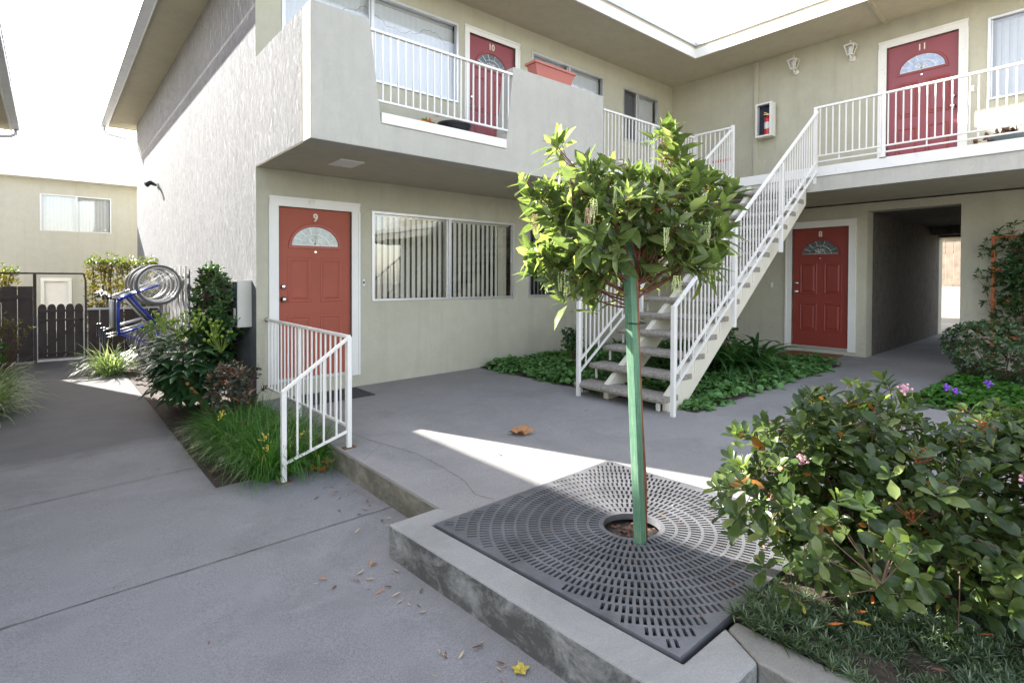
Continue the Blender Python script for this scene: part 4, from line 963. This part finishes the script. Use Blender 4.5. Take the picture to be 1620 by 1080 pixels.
# ------------------------------------------------------------------ the young tree (arbutus)
TB = np.array([2.424, 1.748, 0.]); RX = np.array([.7617, -.6479, 0]); RD = np.array([.6479, .7617, 0]); UZ = np.array([0, 0, 1.])
def TP(a, z, dd): return TB+np.array([-.03, .10, 0])+RX*(a*.96+.010)+RD*dd+UZ*(z*.97+.03)
t = thing('young_tree', (float(TB[0]), float(TB[1]), gz(2.45)-.05), 'young evergreen tree with glossy leaves and hanging flower strings tied to a green stake', 'tree')
b = MB(); tr = [tuple(TB+RX*a+UZ*z) for a, z in ((.0, -.2), (-.002, .15), (-.024, .5), (-.042, .9), (-.050, 1.25), (-.03, 1.45), (.0, 1.58))]
b.tube(tr, [.018, .0165, .015, .0135, .012, .010, .008], 9); b.build('trunk', M['bark'], t, True)
tips = []
# (lateral, height, depth, radius of its cluster, weight)
CL = [(-.44, 2.03, .0, .07, 4), (-.37, 1.88, .10, .11, 6), (-.24, 1.82, -.12, .12, 7), (-.57, 1.74, -.03, .06, 4), (-.50, 1.70, -.05, .10, 7), (.56, 1.74, .0, .06, 4), (.52, 1.84, .05, .06, 4), (-.53, 1.42, .0, .06, 4), (-.04, 1.93, .0, .06, 3), (-.42, 1.70, .15, .12, 7), (-.36, 1.78, -.2, .12, 7), (-.30, 1.64, .0, .14, 8),
      (-.12, 1.77, .15, .13, 7), (-.05, 1.72, -.1, .13, 8), (.05, 1.76, .1, .12, 7), (.13, 1.70, -.18, .13, 8), (.20, 1.78, .05, .12, 7), (.24, 2.08, .0, .065, 6), (.27, 1.98, .03, .06, 5), (.33, 1.85, -.05, .10, 7), (.42, 1.83, .08, .09, 6),
      (.36, 1.68, -.12, .13, 8), (.46, 1.64, .05, .10, 7), (.50, 1.55, .0, .09, 6), (.40, 1.50, -.1, .12, 8), (.30, 1.55, .15, .13, 8), (.22, 1.50, -.2, .13, 8), (.42, 1.42, .02, .09, 6), (.33, 1.38, -.08, .10, 6), (.20, 1.36, .12, .10, 5),
      (-.15, 1.60, -.25, .14, 8), (-.20, 1.55, .2, .13, 8), (-.34, 1.48, -.08, .12, 8), (-.42, 1.40, .05, .10, 7), (-.47, 1.34, -.06, .08, 5), (-.33, 1.30, .08, .10, 7), (-.22, 1.33, -.15, .12, 8), (-.20, 1.24, -.02, .09, 5), (-.28, 1.20, .06, .07, 4), (.14, 1.50, -.16, .12, 6), (.0, 1.50, .18, .13, 7), (-.12, 1.40, .15, .12, 6), (.12, 1.42, .2, .12, 6), (-.08, 1.66, -.25, .12, 6), (.25, 1.42, -.12, .12, 7), (-.25, 1.47, -.2, .12, 7), (.02, 1.62, .22, .14, 8), (.1, 1.38, .18, .10, 4), (-.08, 1.42, .2, .12, 7)]
cen = []; b = MB(); g = random.Random(5)
Cc = []; Aa = []
ctr = TP(0, 1.5, 0)
for a, z, dd, r_, k in CL:
    P_ = TP(a, z, dd); s0_ = np.array(tr[4])+UZ*g.uniform(-.18, .28)*1.0
    s0_ = np.array(tr[4]) * (1-.0); s0_ = s0_+UZ*min(.3, max(-.15, (z-1.55)*.5))+RX*.01
    pt = bezier(s0_, P_, (0, 0, -.06 if z < 1.8 else -.02), 7); b.tube(pt, [.0075, .0065, .0055, .005, .004, .0035, .003], 6, False)
    for i in range(int(k*1.0)):
        q = P_+RNG.normal(0, 1, 3)*r_*.64; ax = (q-ctr)/np.linalg.norm(q-ctr)*.8+UZ*.65+RNG.normal(0, .35, 3)
        j = g.randrange(3, 7); b.tube(bezier(pt[j], q, (0, 0, -.01), 4), [.0028, .0025, .002, .0018], 4, False)
        Cc.append(q); Aa.append(ax)
b.build('branch', M['twigred'], t, True, fix=False)
Cc = np.array(Cc); Aa = np.array(Aa)
V, F = rosettes(Cc, Aa, 7, .118, 1.0, .26, Lj=.4, wr=.40, kind='elliptic', curl=.18)
np_obj('foliage', V, F, M['tree'], t)
# catkin strings
def catkins(pts, L, mat, nm):
    P_ = []; 
    for p in pts:
        b = MB()
        for s_ in range(g.randrange(5, 9)):
            q = Vector(p)+Vector((g.uniform(-.02, .02), g.uniform(-.02, .02), 0)); l_ = L*g.uniform(.6, 1.1); e = q+Vector((g.uniform(-.012, .012), g.uniform(-.02, .02), -l_))
            path = bezier(q, e, (g.uniform(-.01, .01), g.uniform(-.01, .01), 0), 5); b.tube(path, .0012, 3, False)
            for i in range(9):
                w_ = Vector(path[0]).lerp(Vector(path[-1]), (i+.5)/9)+Vector((g.uniform(-.004, .004), g.uniform(-.004, .004), 0)); b.ellipsoid(w_, (.0024, .0024, .0034), 5, 3)
        b.build(nm, mat, t, fix=False)
catkins([TP(a, z, d) for a, z, d in ((-.25, 1.66, -.30), (.12, 1.52, -.3), (.36, 1.56, -.2), (.46, 1.60, -.10), (.20, 1.28, -.22), (-.47, 1.30, -.06), (-.38, 1.30, -.1), (-.12, 1.74, -.22), (.40, 1.38, -.18))], .12, M['cream'], 'flower_string')
catkins([TP(a, z, d) for a, z, d in ((-.27, 1.62, -.3), (-.53, 1.62, -.03))], .13, M['catpink'], 'flower_string')
old = [TP(.03, 1.6, -.3), TP(.22, 1.90, -.08), TP(-.1, 1.66, -.27), TP(.25, 1.7, -.2)]
V, F = leaves_mesh(np.array(old), RNG.normal(0, 1, (4, 3)), np.array([[0, 0, 1.]]*4), .09, .035); nf = len(F)//4
for i in range(4): vs_ = F[i*nf:(i+1)*nf]; lo_ = vs_.min(); np_obj('old_leaf', V[lo_:vs_.max()+1], vs_-lo_, M['lorange'], t)
t = thing('tree_stake', (2.40, 1.74, gz(2.4)), 'green stained square wooden stake leaning beside the young tree trunk', 'stake')
MB().bar((2.402, 1.742, gz(2.4)-.25), (2.330, 1.803, 1.60), .048, .048, up=(1, 0, 0)).build('pole', M['greenstake'], t, bevel=.003)
for z in (1.02,):
    u = (z+.41)/2.01; x, y = 2.402-.072*u, 1.742+.061*u
    b = MB(); b.torus((x+.027, y-.012, z), (.79, -.61, 0), (.61, .79, 0), .052, .0035, 28, 6); b.build('tie', M['black' if z > 1 else 'label'], t, True)

# ------------------------------------------------------------------ foreground shrubs
t = thing('flowering_shrub', (2.93, .80, gz(2.9)), 'glossy leaved shrub with rusty spent flower heads beside the right corner of the tree grate', 'shrub')
P_, d_ = shrub(t, (2.93, .82, gz(2.9)-.03), (2.84, .93, .31), (.56, .50, .48), 560, 7, .078, M['bush'], M['twig'], shell=.40, wr=.50, zmin=-.10, seed=3, stems=30, lumps=18, old=(M['bushold'], 24), upb=1.1)
def sprig(t, pts, mat, n, r_, nm, s_=.006):
    g = random.Random(9)
    for p in pts:
        b = MB()
        for i in range(n):
            q = Vector(p)+Vector((g.gauss(0, r_), g.gauss(0, r_), g.gauss(0, r_*.8))); b.ellipsoid(q, (s_, s_, s_*.9), 6, 4)
            if i % 3 == 0: b.tube([Vector(p)-Vector((0, 0, r_*2)), q], .0015, 3, False)
        b.build(nm, mat, t, fix=False)
sprig(t, [(2.66, .60, .56), (2.60, .60, .34)], M['orangefl'], 30, .022, 'spent_flower', .0036)
sprig(t, [(2.42, .95, .50), (2.85, .70, .78)], M['pinkfl'], 16, .014, 'flower', .006)
t = thing('flowering_shrub', (3.35, .30, gz(3.3)), 'glossy leaved shrub with a pink flower cluster at the right edge of the photo', 'shrub')
shrub(t, (3.35, .28, gz(3.3)-.03), (3.33, .24, .27), (.64, .56, .57), 720, 7, .078, M['bush'], M['twig'], shell=.42, wr=.50, zmin=-.10, seed=8, stems=30, lumps=18, old=(M['bushold'], 24), upb=1.1)
V, F = rosettes(np.array([[2.62, .12, .10], [2.70, .0, .02], [2.66, .22, -.02], [2.78, .10, .16], [2.60, .30, .06], [2.85, -.02, .2], [2.72, .3, .12], [2.9, .1, .05], [2.8, -.1, .1]]), np.array([[-.5, -.5, .8]]*9)+RNG.normal(0, .3, (9, 3)), 8, .08, 1.0, kind='obovate', wr=.5); np_obj('low_foliage', V, F, M['bush'], t)
sprig(t, [(2.88, .25, .55), (2.90, .22, .52), (2.86, .28, .51)], M['pinkfl'], 40, .022, 'flower', .0075)
sprig(t, [(3.1, .46, .62)], M['orangefl'], 26, .018, 'spent_flower', .0045)
sp_ = [(2.42, 1.18, .05), (2.36, 1.22, .00), (2.45, 1.1, .12), (2.34, 1.16, .10), (2.50, 1.2, .0), (2.40, 1.30, -.03)]
# low ground cover in the bed (tufts)
def tufts(name, label, cat, n, area, off, L, nb, mat, wr=.045, seed=0, fz=gz, mask=None):
    g = np.random.default_rng(seed); C_ = np.c_[g.uniform(area[0], area[1], n), g.uniform(area[2], area[3], n)]
    if mask is not None: C_ = C_[mask(C_)]
    n = len(C_); z = fz(C_[:, 0])+off+.035*np.sin(C_[:, 0]*9)*np.sin(C_[:, 1]*8)+g.uniform(0, .02, n)
    V, F = rosettes(np.c_[C_, z], g.normal(0, .3, (n, 3))+[0, 0, 1], nb, L, .95, wr=wr, kind='blade', curl=.3)
    return tag(np_obj(name, V, F, mat, None), label, cat, kind='stuff')
tufts('ground_cover', 'spiky grey green ground cover spilling over the bed beside the tree grate', 'ground cover', 3700, (2.14, 3.7, -.7, 1.12), .018, .046, 15, M['cover'], .13, 4)
# ivy beds
def ivy(name, label, area, n, h, L, mat, off=.05, seed=1, mask=None):
    g = np.random.default_rng(seed); C_ = np.c_[g.uniform(area[0], area[1], n), g.uniform(area[2], area[3], n)]
    ex = .035*np.sin(C_[:, 0]*11)+.04*np.sin(C_[:, 0]*4.3+1)+g.normal(0, .02, n); C_[:, 1] += np.where(C_[:, 1] < area[2]+.25, ex, 0)
    ey = .04*np.sin(C_[:, 1]*7)+g.normal(0, .02, n); C_[:, 0] += np.where(C_[:, 0] < area[0]+.25, ey, 0)
    if mask is not None: C_ = C_[mask(C_)]
    n = len(C_); e = np.minimum(np.minimum(C_[:, 0]-area[0], area[1]-C_[:, 0]), np.minimum(C_[:, 1]-area[2], area[3]-C_[:, 1]))
    hh = h*np.clip(.25+e/.14, 0, 1)*(.75+.25*np.sin(C_[:, 0]*6.1+1)*np.sin(C_[:, 1]*5.3))*g.uniform(.45, 1.05, n)
    P_ = np.c_[C_, gz(C_[:, 0])+off*0+hh]; D = g.normal(0, 1, (n, 3)); D[:, 2] = g.uniform(-.35, .25, n); U = g.normal(0, .38, (n, 3))+[0, 0, 1]
    U -= (.5*np.clip(1-e/.12, 0, 1))[:, None]*np.array([1, 1, 0])*.6
    LL = L*g.uniform(.6, 1.25, n); V, F = leaves_mesh(P_, D, U, LL, LL*1.0, 'round', .12)
    return tag(np_obj(name, V, F, mat, None), label, 'ground cover', kind='stuff')
ivy('ground_ivy', 'dense round leaved ground cover filling the bed under and around the staircase', (5.0, 8.95, 2.98, 6.6), 12500, .15, .066, M['ivy'])
ivy('violet_patch', 'low bright green patch with purple flowers beyond the right shrubs', (6.95, 8.6, .5, 1.66), 2600, .16, .05, M['mound'], seed=5)
t = thing('purple_flower', (7.1, 1.42, .1), 'small purple flowers in the bright green patch beyond the right shrubs', 'flower')
sprig(t, [(7.05, 1.36, .15), (7.13, 1.30, .12), (7.6, 1.12, .16)], M['purple'], 12, .018, 'petal', .013)
t = thing('flowering_shrub', (8.75, 1.2, 0), 'clipped dark shrub in front of the wall right of the passage', 'shrub')
shrub(t, (8.75, 1.15, 0), (8.80, 1.22, .40), (.52, .62, .42), 520, 6, .058, M['hedge2'], M['twig'], shell=.72, wr=.52, zmin=.02, seed=12, stems=14, lumps=8, old=(M['bushold'], 20), upb=.3)
# trellis with vine
t = thing('garden_trellis', (10.0, 1.2, 0), 'orange brown wooden trellis against the wall right of the passage', 'trellis')
for y in (1.43, .98, .45): MB().box(9.96, 10.0, y-.02, y+.02, 0, 1.87).build('upright', M['orangew'], t)
for z in (1.85, 1.40, .98, .5): MB().box(9.945, 9.959, .40, 1.455, z-.02, z+.02).build('crossbar', M['orangew'], t)
t = thing('climbing_vine', (9.98, 1.1, 0), 'dark leafy vine climbing over the orange brown trellis', 'vine')
shrub(t, (9.95, 1.1, 0), (9.90, 1.02, 1.30), (.13, .62, .82), 460, 6, .085, M['vine'], M['twig'], shell=.2, wr=.40, seed=21, stems=10, lumps=12, upb=-.1, kind='elliptic', curl=.3)

# clivia clump + small shrub under the stairs
def strap_clump(t, c, n, L, w_, mat, spread=.8, seed=2, nm='foliage', segs=7, zb=0, droop=1.0, r0=.06):
    g = np.random.default_rng(seed); V = []; F = []
    for i in range(n):
        a = g.uniform(0, 2*PI); l_ = L*g.uniform(.6, 1.1); d = np.array([math.cos(a), math.sin(a), 0]); s_ = np.array([-math.sin(a), math.cos(a), 0]); el = g.uniform(.5, 1.45); q = np.array(c)+d*g.uniform(0, r0)+s_*g.uniform(-r0, r0)
        k0 = len(V); ph = el; twist = g.normal(0, .3)
        for j in range(segs+1):
            u = j/segs; ww = w_*(1-u**3)*(.6+.4*min(1, u*4)); sd = s_*math.cos(twist)+np.array([0, 0, 1])*math.sin(twist)*.6
            V += [q-sd*ww/2, q+np.array([0, 0, -.12*ww]), q+sd*ww/2]; q = q+(d*math.cos(ph)+np.array([0, 0, math.sin(ph)]))*l_/segs; ph -= droop*spread*(2.6/segs)*g.uniform(.6, 1.4)
            if j < segs: b0 = k0+j*3; F += [(b0, b0+1, b0+4, b0+3), (b0+1, b0+2, b0+5, b0+4)]
    return np_obj(nm, np.array(V), np.array(F), mat, t)
t = thing('strap_leaf_plant', (6.95, 3.75, 0), 'clump of dark arching strap leaves beside the lower stairs', 'plant')
for i, (x, y, n) in enumerate(((6.9, 3.62, 40), (7.35, 3.45, 34), (6.6, 3.9, 34), (7.1, 4.2, 26))): strap_clump(t, (x, y, .08), n+14, .80, .055, M['strap'], .70, 30+i)
t = thing('leafy_shrub', (7.1, 3.9, 0), 'upright small leaved shrub standing behind the strap leaf clump', 'shrub')
shrub(t, (7.15, 3.85, 0), (7.12, 3.85, .68), (.22, .22, .32), 110, 6, .075, M['vine'], M['twig'], shell=.2, wr=.5, seed=31, stems=8)
t = thing('leafy_shrub', (6.18, 5.8, 0), 'small dark leaved shrub against the wall left of the staircase', 'shrub')
shrub(t, (6.18, 5.8, 0), (6.18, 5.8, .34), (.22, .2, .24), 70, 6, .07, M['vine'], M['twig'], shell=.2, wr=.5, seed=33, stems=8)
t = thing('strap_leaf_plant', (6.2, 4.6, 0), 'dark strap leaves growing in the shade beneath the stairs', 'plant')
for i, (x, y) in enumerate(((5.9, 4.5), (6.4, 5.0), (6.2, 3.9), (5.7, 4.9), (6.7, 4.5))): strap_clump(t, (x, y, .05), 30, .55, .045, M['strap'], .8, 50+i)

# grass clump at the corner
t = thing('grass_clump', (1.4, 5.0, gl(1.4)), 'lush green grass clump at the building corner beside the step railing', 'grass')
gg = np.random.default_rng(5); cs = []
for i in range(92):
    yy = gg.uniform(4.54, 6.1); cs.append((gg.uniform(1.2, 1.76), yy))
for i, (x, y) in enumerate(cs):
    pass
V = []; F = []
def blades(cs, n, L, w_, el0, el1, droop, seed, zf, r0=.05, segs=6):
    g = np.random.default_rng(seed); V = []; F = []
    for (x, y) in cs:
        for i in range(n):
            a = g.uniform(0, 2*PI); l_ = L*g.uniform(.5, 1.1); d = np.array([math.cos(a), math.sin(a), 0]); s_ = np.array([-math.sin(a), math.cos(a), 0])
            q = np.array([x, y, zf(x)])+d*g.uniform(0, r0); ph = g.uniform(el0, el1); k0 = len(V); dr = droop*g.uniform(.4, 1.6)
            for j in range(segs+1):
                u = j/segs; ww = w_*(1-u**2); V += [q-s_*ww/2, q+s_*ww/2]; q = q+(d*math.cos(ph)+np.array([0, 0, math.sin(ph)]))*l_/segs; ph -= dr/segs*(.5+u)
                if j < segs: b0 = k0+j*2; F.append((b0, b0+1, b0+3, b0+2))
    return np.array(V), np.array(F)
V, F = blades(cs, 66, .56, .0085, .75, 1.5, 2.5, 6, gl); np_obj('blades', V, F, M['grass'], t)
sprig(t, [(1.28, 4.48, .02), (1.30, 4.5, -.08), (1.55, 4.45, .0), (1.08, 5.0, .12)], M['lyellow'], 9, .02, 'flower', .007)
# spider plants
for i, (cs_, lab) in enumerate((([(.78, 11.2), (.88, 11.5), (.72, 11.55)], 'pale variegated spider plant at the foot of the bicycles'), ([(-.58, 9.2), (-.6, 9.7), (-.55, 10.1), (-.62, 10.6), (-.6, 8.7)], 'pale variegated spider plants on the left edge of the path'))):
    t = thing('spider_plant', (*cs_[0], gl(0)), lab, 'plant'); V, F = blades(cs_, 110 if i == 0 else 190, .72, .018, .5, 1.45, 2.0, 60+i, gl, .12); np_obj('blades', V, F, M['spider'], t)
t = thing('leafy_shrub', (-.75, 9.9, gl(0)), 'dark green leafy shrub behind the spider plants at the left edge', 'shrub')
shrub(t, (-.8, 9.9, -.4), (-.78, 9.9, .22), (.34, .7, .36), 170, 6, .11, M['vine'], M['twig'], shell=.3, wr=.4, seed=36, kind='elliptic', stems=12, old=(M['bushold'], 16))
t = thing('bare_bush', (-.6, 12.2, gl(0)), 'thin twiggy bush in front of the dark fence', 'shrub')
shrub(t, (-.6, 12.3, -.4), (-.55, 12.3, .4), (.4, .4, .42), 60, 4, .05, M['hedge'], M['twig'], shell=.2, wr=.5, seed=37, stems=22)

# fatsia with palmate leaves and umbels
def palmate(P_, D, U, L):
    D = norm(D); R_ = norm(np.cross(D, U)); U = np.cross(R_, D); V = []; F = []
    lob = [-2.3, -1.55, -.85, 0, .85, 1.55, 2.3]
    for p, d, r_, u, l_ in zip(P_, D, R_, U, L):
        c0 = len(V); V.append(p)
        for i, a in enumerate(lob):
            ll = l_*(1-.09*abs(a)); e = d*math.cos(a)+r_*math.sin(a)
            def E(a_, k, dz): return p+(d*math.cos(a_)+r_*math.sin(a_))*l_*k+u*l_*dz
            k0 = len(V); w_ = .30
            V += [E(a-.36, .40, .02), E(a-w_*.66, .66*(1-.09*abs(a)), -.02), E(a, 1.0*(1-.09*abs(a)), -.16), E(a+w_*.66, .66*(1-.09*abs(a)), -.02), E(a+.36, .40, .02), E(a, .55, .05)]
            F += [(c0, k0, k0+5, k0+4), (k0, k0+1, k0+2, k0+5), (k0+5, k0+2, k0+3, k0+4)]
    return np.array(V), np.array(F)
t = thing('fatsia_shrub', (1.35, 8.0, gl(1.3)), 'large hand-shaped leaved shrub with yellow green flower balls beside the wall', 'shrub')
g_ = np.random.default_rng(71); n = 140
P_, d_ = sample_blob(n, (1.22, 7.5, .20), (.42, .78, .44), 8, .55, -.28, 71)
D = d_+g_.normal(0, .35, d_.shape); D[:, 2] = D[:, 2]*.3-.15; U = d_*.7+np.array([0, 0, 1.])
V, F = palmate(P_, D, U, g_.uniform(.17, .27, len(P_))); np_obj('foliage', V, F, M['fatsia'], t)
b = MB()
for p in P_[::3]: b.tube(bezier((1.35, 7.9, -.38), p, (0, 0, .05), 5), [.014, .012, .008, .005, .004], 6, False)
b.tube([(1.38, 7.2, -.36), (1.3, 7.0, -.1), (1.15, 6.9, .1)], .02, 8); b.build('stem', M['ltan'], t, True, fix=False)
b = MB(); g = random.Random(8)
for c in ((1.30, 7.2, .76), (1.46, 7.1, .66), (1.02, 7.4, .74), (.92, 7.7, .64), (1.52, 7.0, .52), (1.16, 7.3, .66)):
    for i in range(13):
        e = Vector(c)+Vector((g.gauss(0, .07), g.gauss(0, .07), g.uniform(-.02, .12))); b.ellipsoid(e, (.02, .02, .02), 8, 5); b.tube([Vector(c)-Vector((0, 0, .14)), e], .004, 4, False)
b.build('flower_umbel', M['umbel'], t, True, fix=False)
t = thing('bronze_shrub', (1.4, 6.2, gl(1.4)), 'dark shrub with reddish bronze young leaves at the building corner', 'shrub')
shrub(t, (1.50, 6.15, -.36), (1.44, 6.15, .12), (.34, .40, .42), 200, 6, .062, M['bronze'], M['twigred'], shell=.3, wr=.42, kind='elliptic', seed=41, stems=18, zmin=-.33)
# vine on wall + posts
t = thing('wall_vine', (1.62, 8.6, gl(1.6)), 'tall leafy vine on wooden stakes against the white side wall', 'vine')
shrub(t, (1.62, 8.0, -.36), (1.62, 7.85, .78), (.22, 1.05, .76), 850, 6, .085, M['vine'], M['twig'], shell=.25, wr=.5, seed=43, stems=16, lumps=12, upb=.3, kind='elliptic')
t = thing('garden_stake', (1.62, 7.72, gl(1.6)), 'brown wooden stake beside the leafy vine and utility box', 'stake')
MB().tube([(1.62, 7.66, -.4), (1.64, 7.68, 1.28)], .018, 7).build('pole', M['twigred'], t, True)
# hedge behind the gate
def hedge(x0, x1, y, z0, z1, label, n, seed):
    t = thing('hedge', ((x0+x1)/2, y, z0), label, 'hedge'); g = np.random.default_rng(seed)
    P_ = np.c_[g.uniform(x0, x1, n), y+g.uniform(-.3, .35, n), z0+(z1-z0)*g.uniform(0, 1, n)**.8]; V, F = rosettes(P_, g.normal(0, .8, (n, 3))+[-.1, -.5, .3], 6, .055, 1.1, wr=.45); np_obj('foliage', V, F, M['hedge'], t)
    m = n//3; P_ = np.c_[g.uniform(x0, x1, m), y+g.uniform(-.3, .4, m), z1+g.uniform(-.06, .1, m)*np.abs(g.normal(0, 1, m))]; V, F = rosettes(P_, g.normal(0, .4, (m, 3))+[0, 0, 1], 6, .06, .8, wr=.4); np_obj('new_growth', V, F, M['hedgetop'], t)
    b = MB(); r_ = random.Random(seed)
    for i in range(26): xx = r_.uniform(x0, x1); b.tube(bezier((xx, y, -.35), (xx+r_.uniform(-.2, .2), y+r_.uniform(-.2, .2), z1-.1), (r_.uniform(-.1, .1), 0, 0), 5), .008, 4, False)
    b.build('stem', M['twig'], t, fix=False)
hedge(.58, 1.85, 14.35, .0, 1.58, 'clipped hedge with lime green tips behind the bicycles', 1100, 81)
hedge(-2.2, -.45, 14.4, .9, 1.38, 'leafy hedge top showing above the dark board fence at far left', 500, 82)
# ------------------------------------------------------------------ fallen leaves and small litter
def lobed(c, R_, zf, mat, label, rot=0, curl=.25, group=None, name='fallen_leaf', lobes=5):
    b = MB(); n = lobes*4; vs = [(c[0], c[1], zf(c[0])+.006)]; g = random.Random(int(c[0]*1000))
    for i in range(n):
        a = 2*PI*i/n+rot; k = (1, .84, .66, .84)[i % 4]*g.uniform(.85, 1.1); r_ = R_*k; x, y = c[0]+r_*math.cos(a), c[1]+r_*math.sin(a)
        vs.append((x, y, zf(x)+.008+curl*R_*(k**2)*abs(math.sin(a*1.3+rot))*g.uniform(.4, 1.3)))
    b.add(vs, [(0, 1+i, 1+(i+1) % n) for i in range(n)]); b.tube([vs[0], (c[0]+R_*1.2*math.cos(rot+.3), c[1]+R_*1.2*math.sin(rot+.3), vs[0][2]+.01)], .0018, 4, False)
    return tag(b.build(name, mat, fix=False), label, 'leaf', group)
lobed((3.225, 3.66), .12, gz, M['ltan'], 'large tan curled dry leaf lying alone on the landing', .3, .5)
for i, (x, y, r_, m) in enumerate(((1.70, 4.50, .10, 'lorange'), (1.74, 4.58, .09, 'lorange'), (1.64, 4.56, .085, 'lbrown'), (1.77, 4.44, .07, 'ltan'))):
    lobed((x, y), r_, lambda q, k=i: gl(q)+.02*k, M[m], 'rust coloured curled dry leaf in the pile beside the step', i*1.3, .6, 'dry leaves piled beside the step')
lobed((1.465, 1.66), .038, gl, M['lyellow'], 'small yellow green leaf on the path near the bottom edge', .8, .2)
lobed((1.02, 4.98), .05, lambda q: gl(q)+.02, M['lbrown'], 'dark brown dead flower head at the left foot of the grass clump', .8, .6)
litter = []
gL = random.Random(77)
def small(x, y, zf, L, a, mat, lab, grp, ob=None):
    P_ = np.array([[x, y, zf(x)+.005]]); V, F = leaves_mesh(P_, np.array([[math.cos(a), math.sin(a), .04]]), np.array([[gL.gauss(0, .25), gL.gauss(0, .25), 1.]]), L, L*.26, 'elliptic', -.12)
    return tag(np_obj('fallen_leaf', V, F, M[mat], None), lab, 'leaf', grp)
L1 = 'small narrow dry leaf scattered on the lower path beside the kerb'
for i in range(85):
    y = gL.uniform(1.3, 4.2); x = (1.50 if y < 2.85 else 1.8)-abs(gL.gauss(0, .16))-.03
    small(x, y, gl, gL.uniform(.02, .065), gL.uniform(0, 6.3), gL.choice(['lpale', 'lpale', 'ltan', 'lbrown']), L1, 'small dry leaves along the kerb')
L2 = 'small dry leaf lying on the tree grate'
for i in range(26):
    u, v = gL.uniform(.04, .96), gL.uniform(.04, .96); p = gT(u, v, 0)
    small(p[0], p[1], lambda x: gz(x)+.012, gL.uniform(.018, .04), gL.uniform(0, 6.3), gL.choice(['lpale', 'ltan', 'lbrown']), L2, 'small dry leaves on the tree grate')
L3 = 'small dry leaf lying on the concrete landing'
for i in range(12): small(gL.uniform(2.6, 6.5), gL.uniform(2.9, 4.3), gz, gL.uniform(.03, .06), gL.uniform(0, 6.3), gL.choice(['ltan', 'lbrown', 'lyellow']), L3, 'small dry leaves on the landing')
L4 = 'rust or yellow fallen leaf caught in the spiky ground cover beside the grate'
for i in range(16): small(gL.uniform(2.2, 3.1), gL.uniform(.2, 1.0), lambda x: gz(x)+.055, gL.uniform(.05, .075), gL.uniform(0, 6.3), gL.choice(['lorange', 'lorange', 'lyellow', 'lbrown']), L4, 'fallen leaves in the ground cover')
L5 = 'small dark scrap of leaf on the bare lower path'
for i in range(14): small(gL.uniform(-.3, 1.2), gL.uniform(2.0, 7.5), gl, gL.uniform(.012, .035), gL.uniform(0, 6.3), 'lbrown', L5, 'dark scraps on the path')
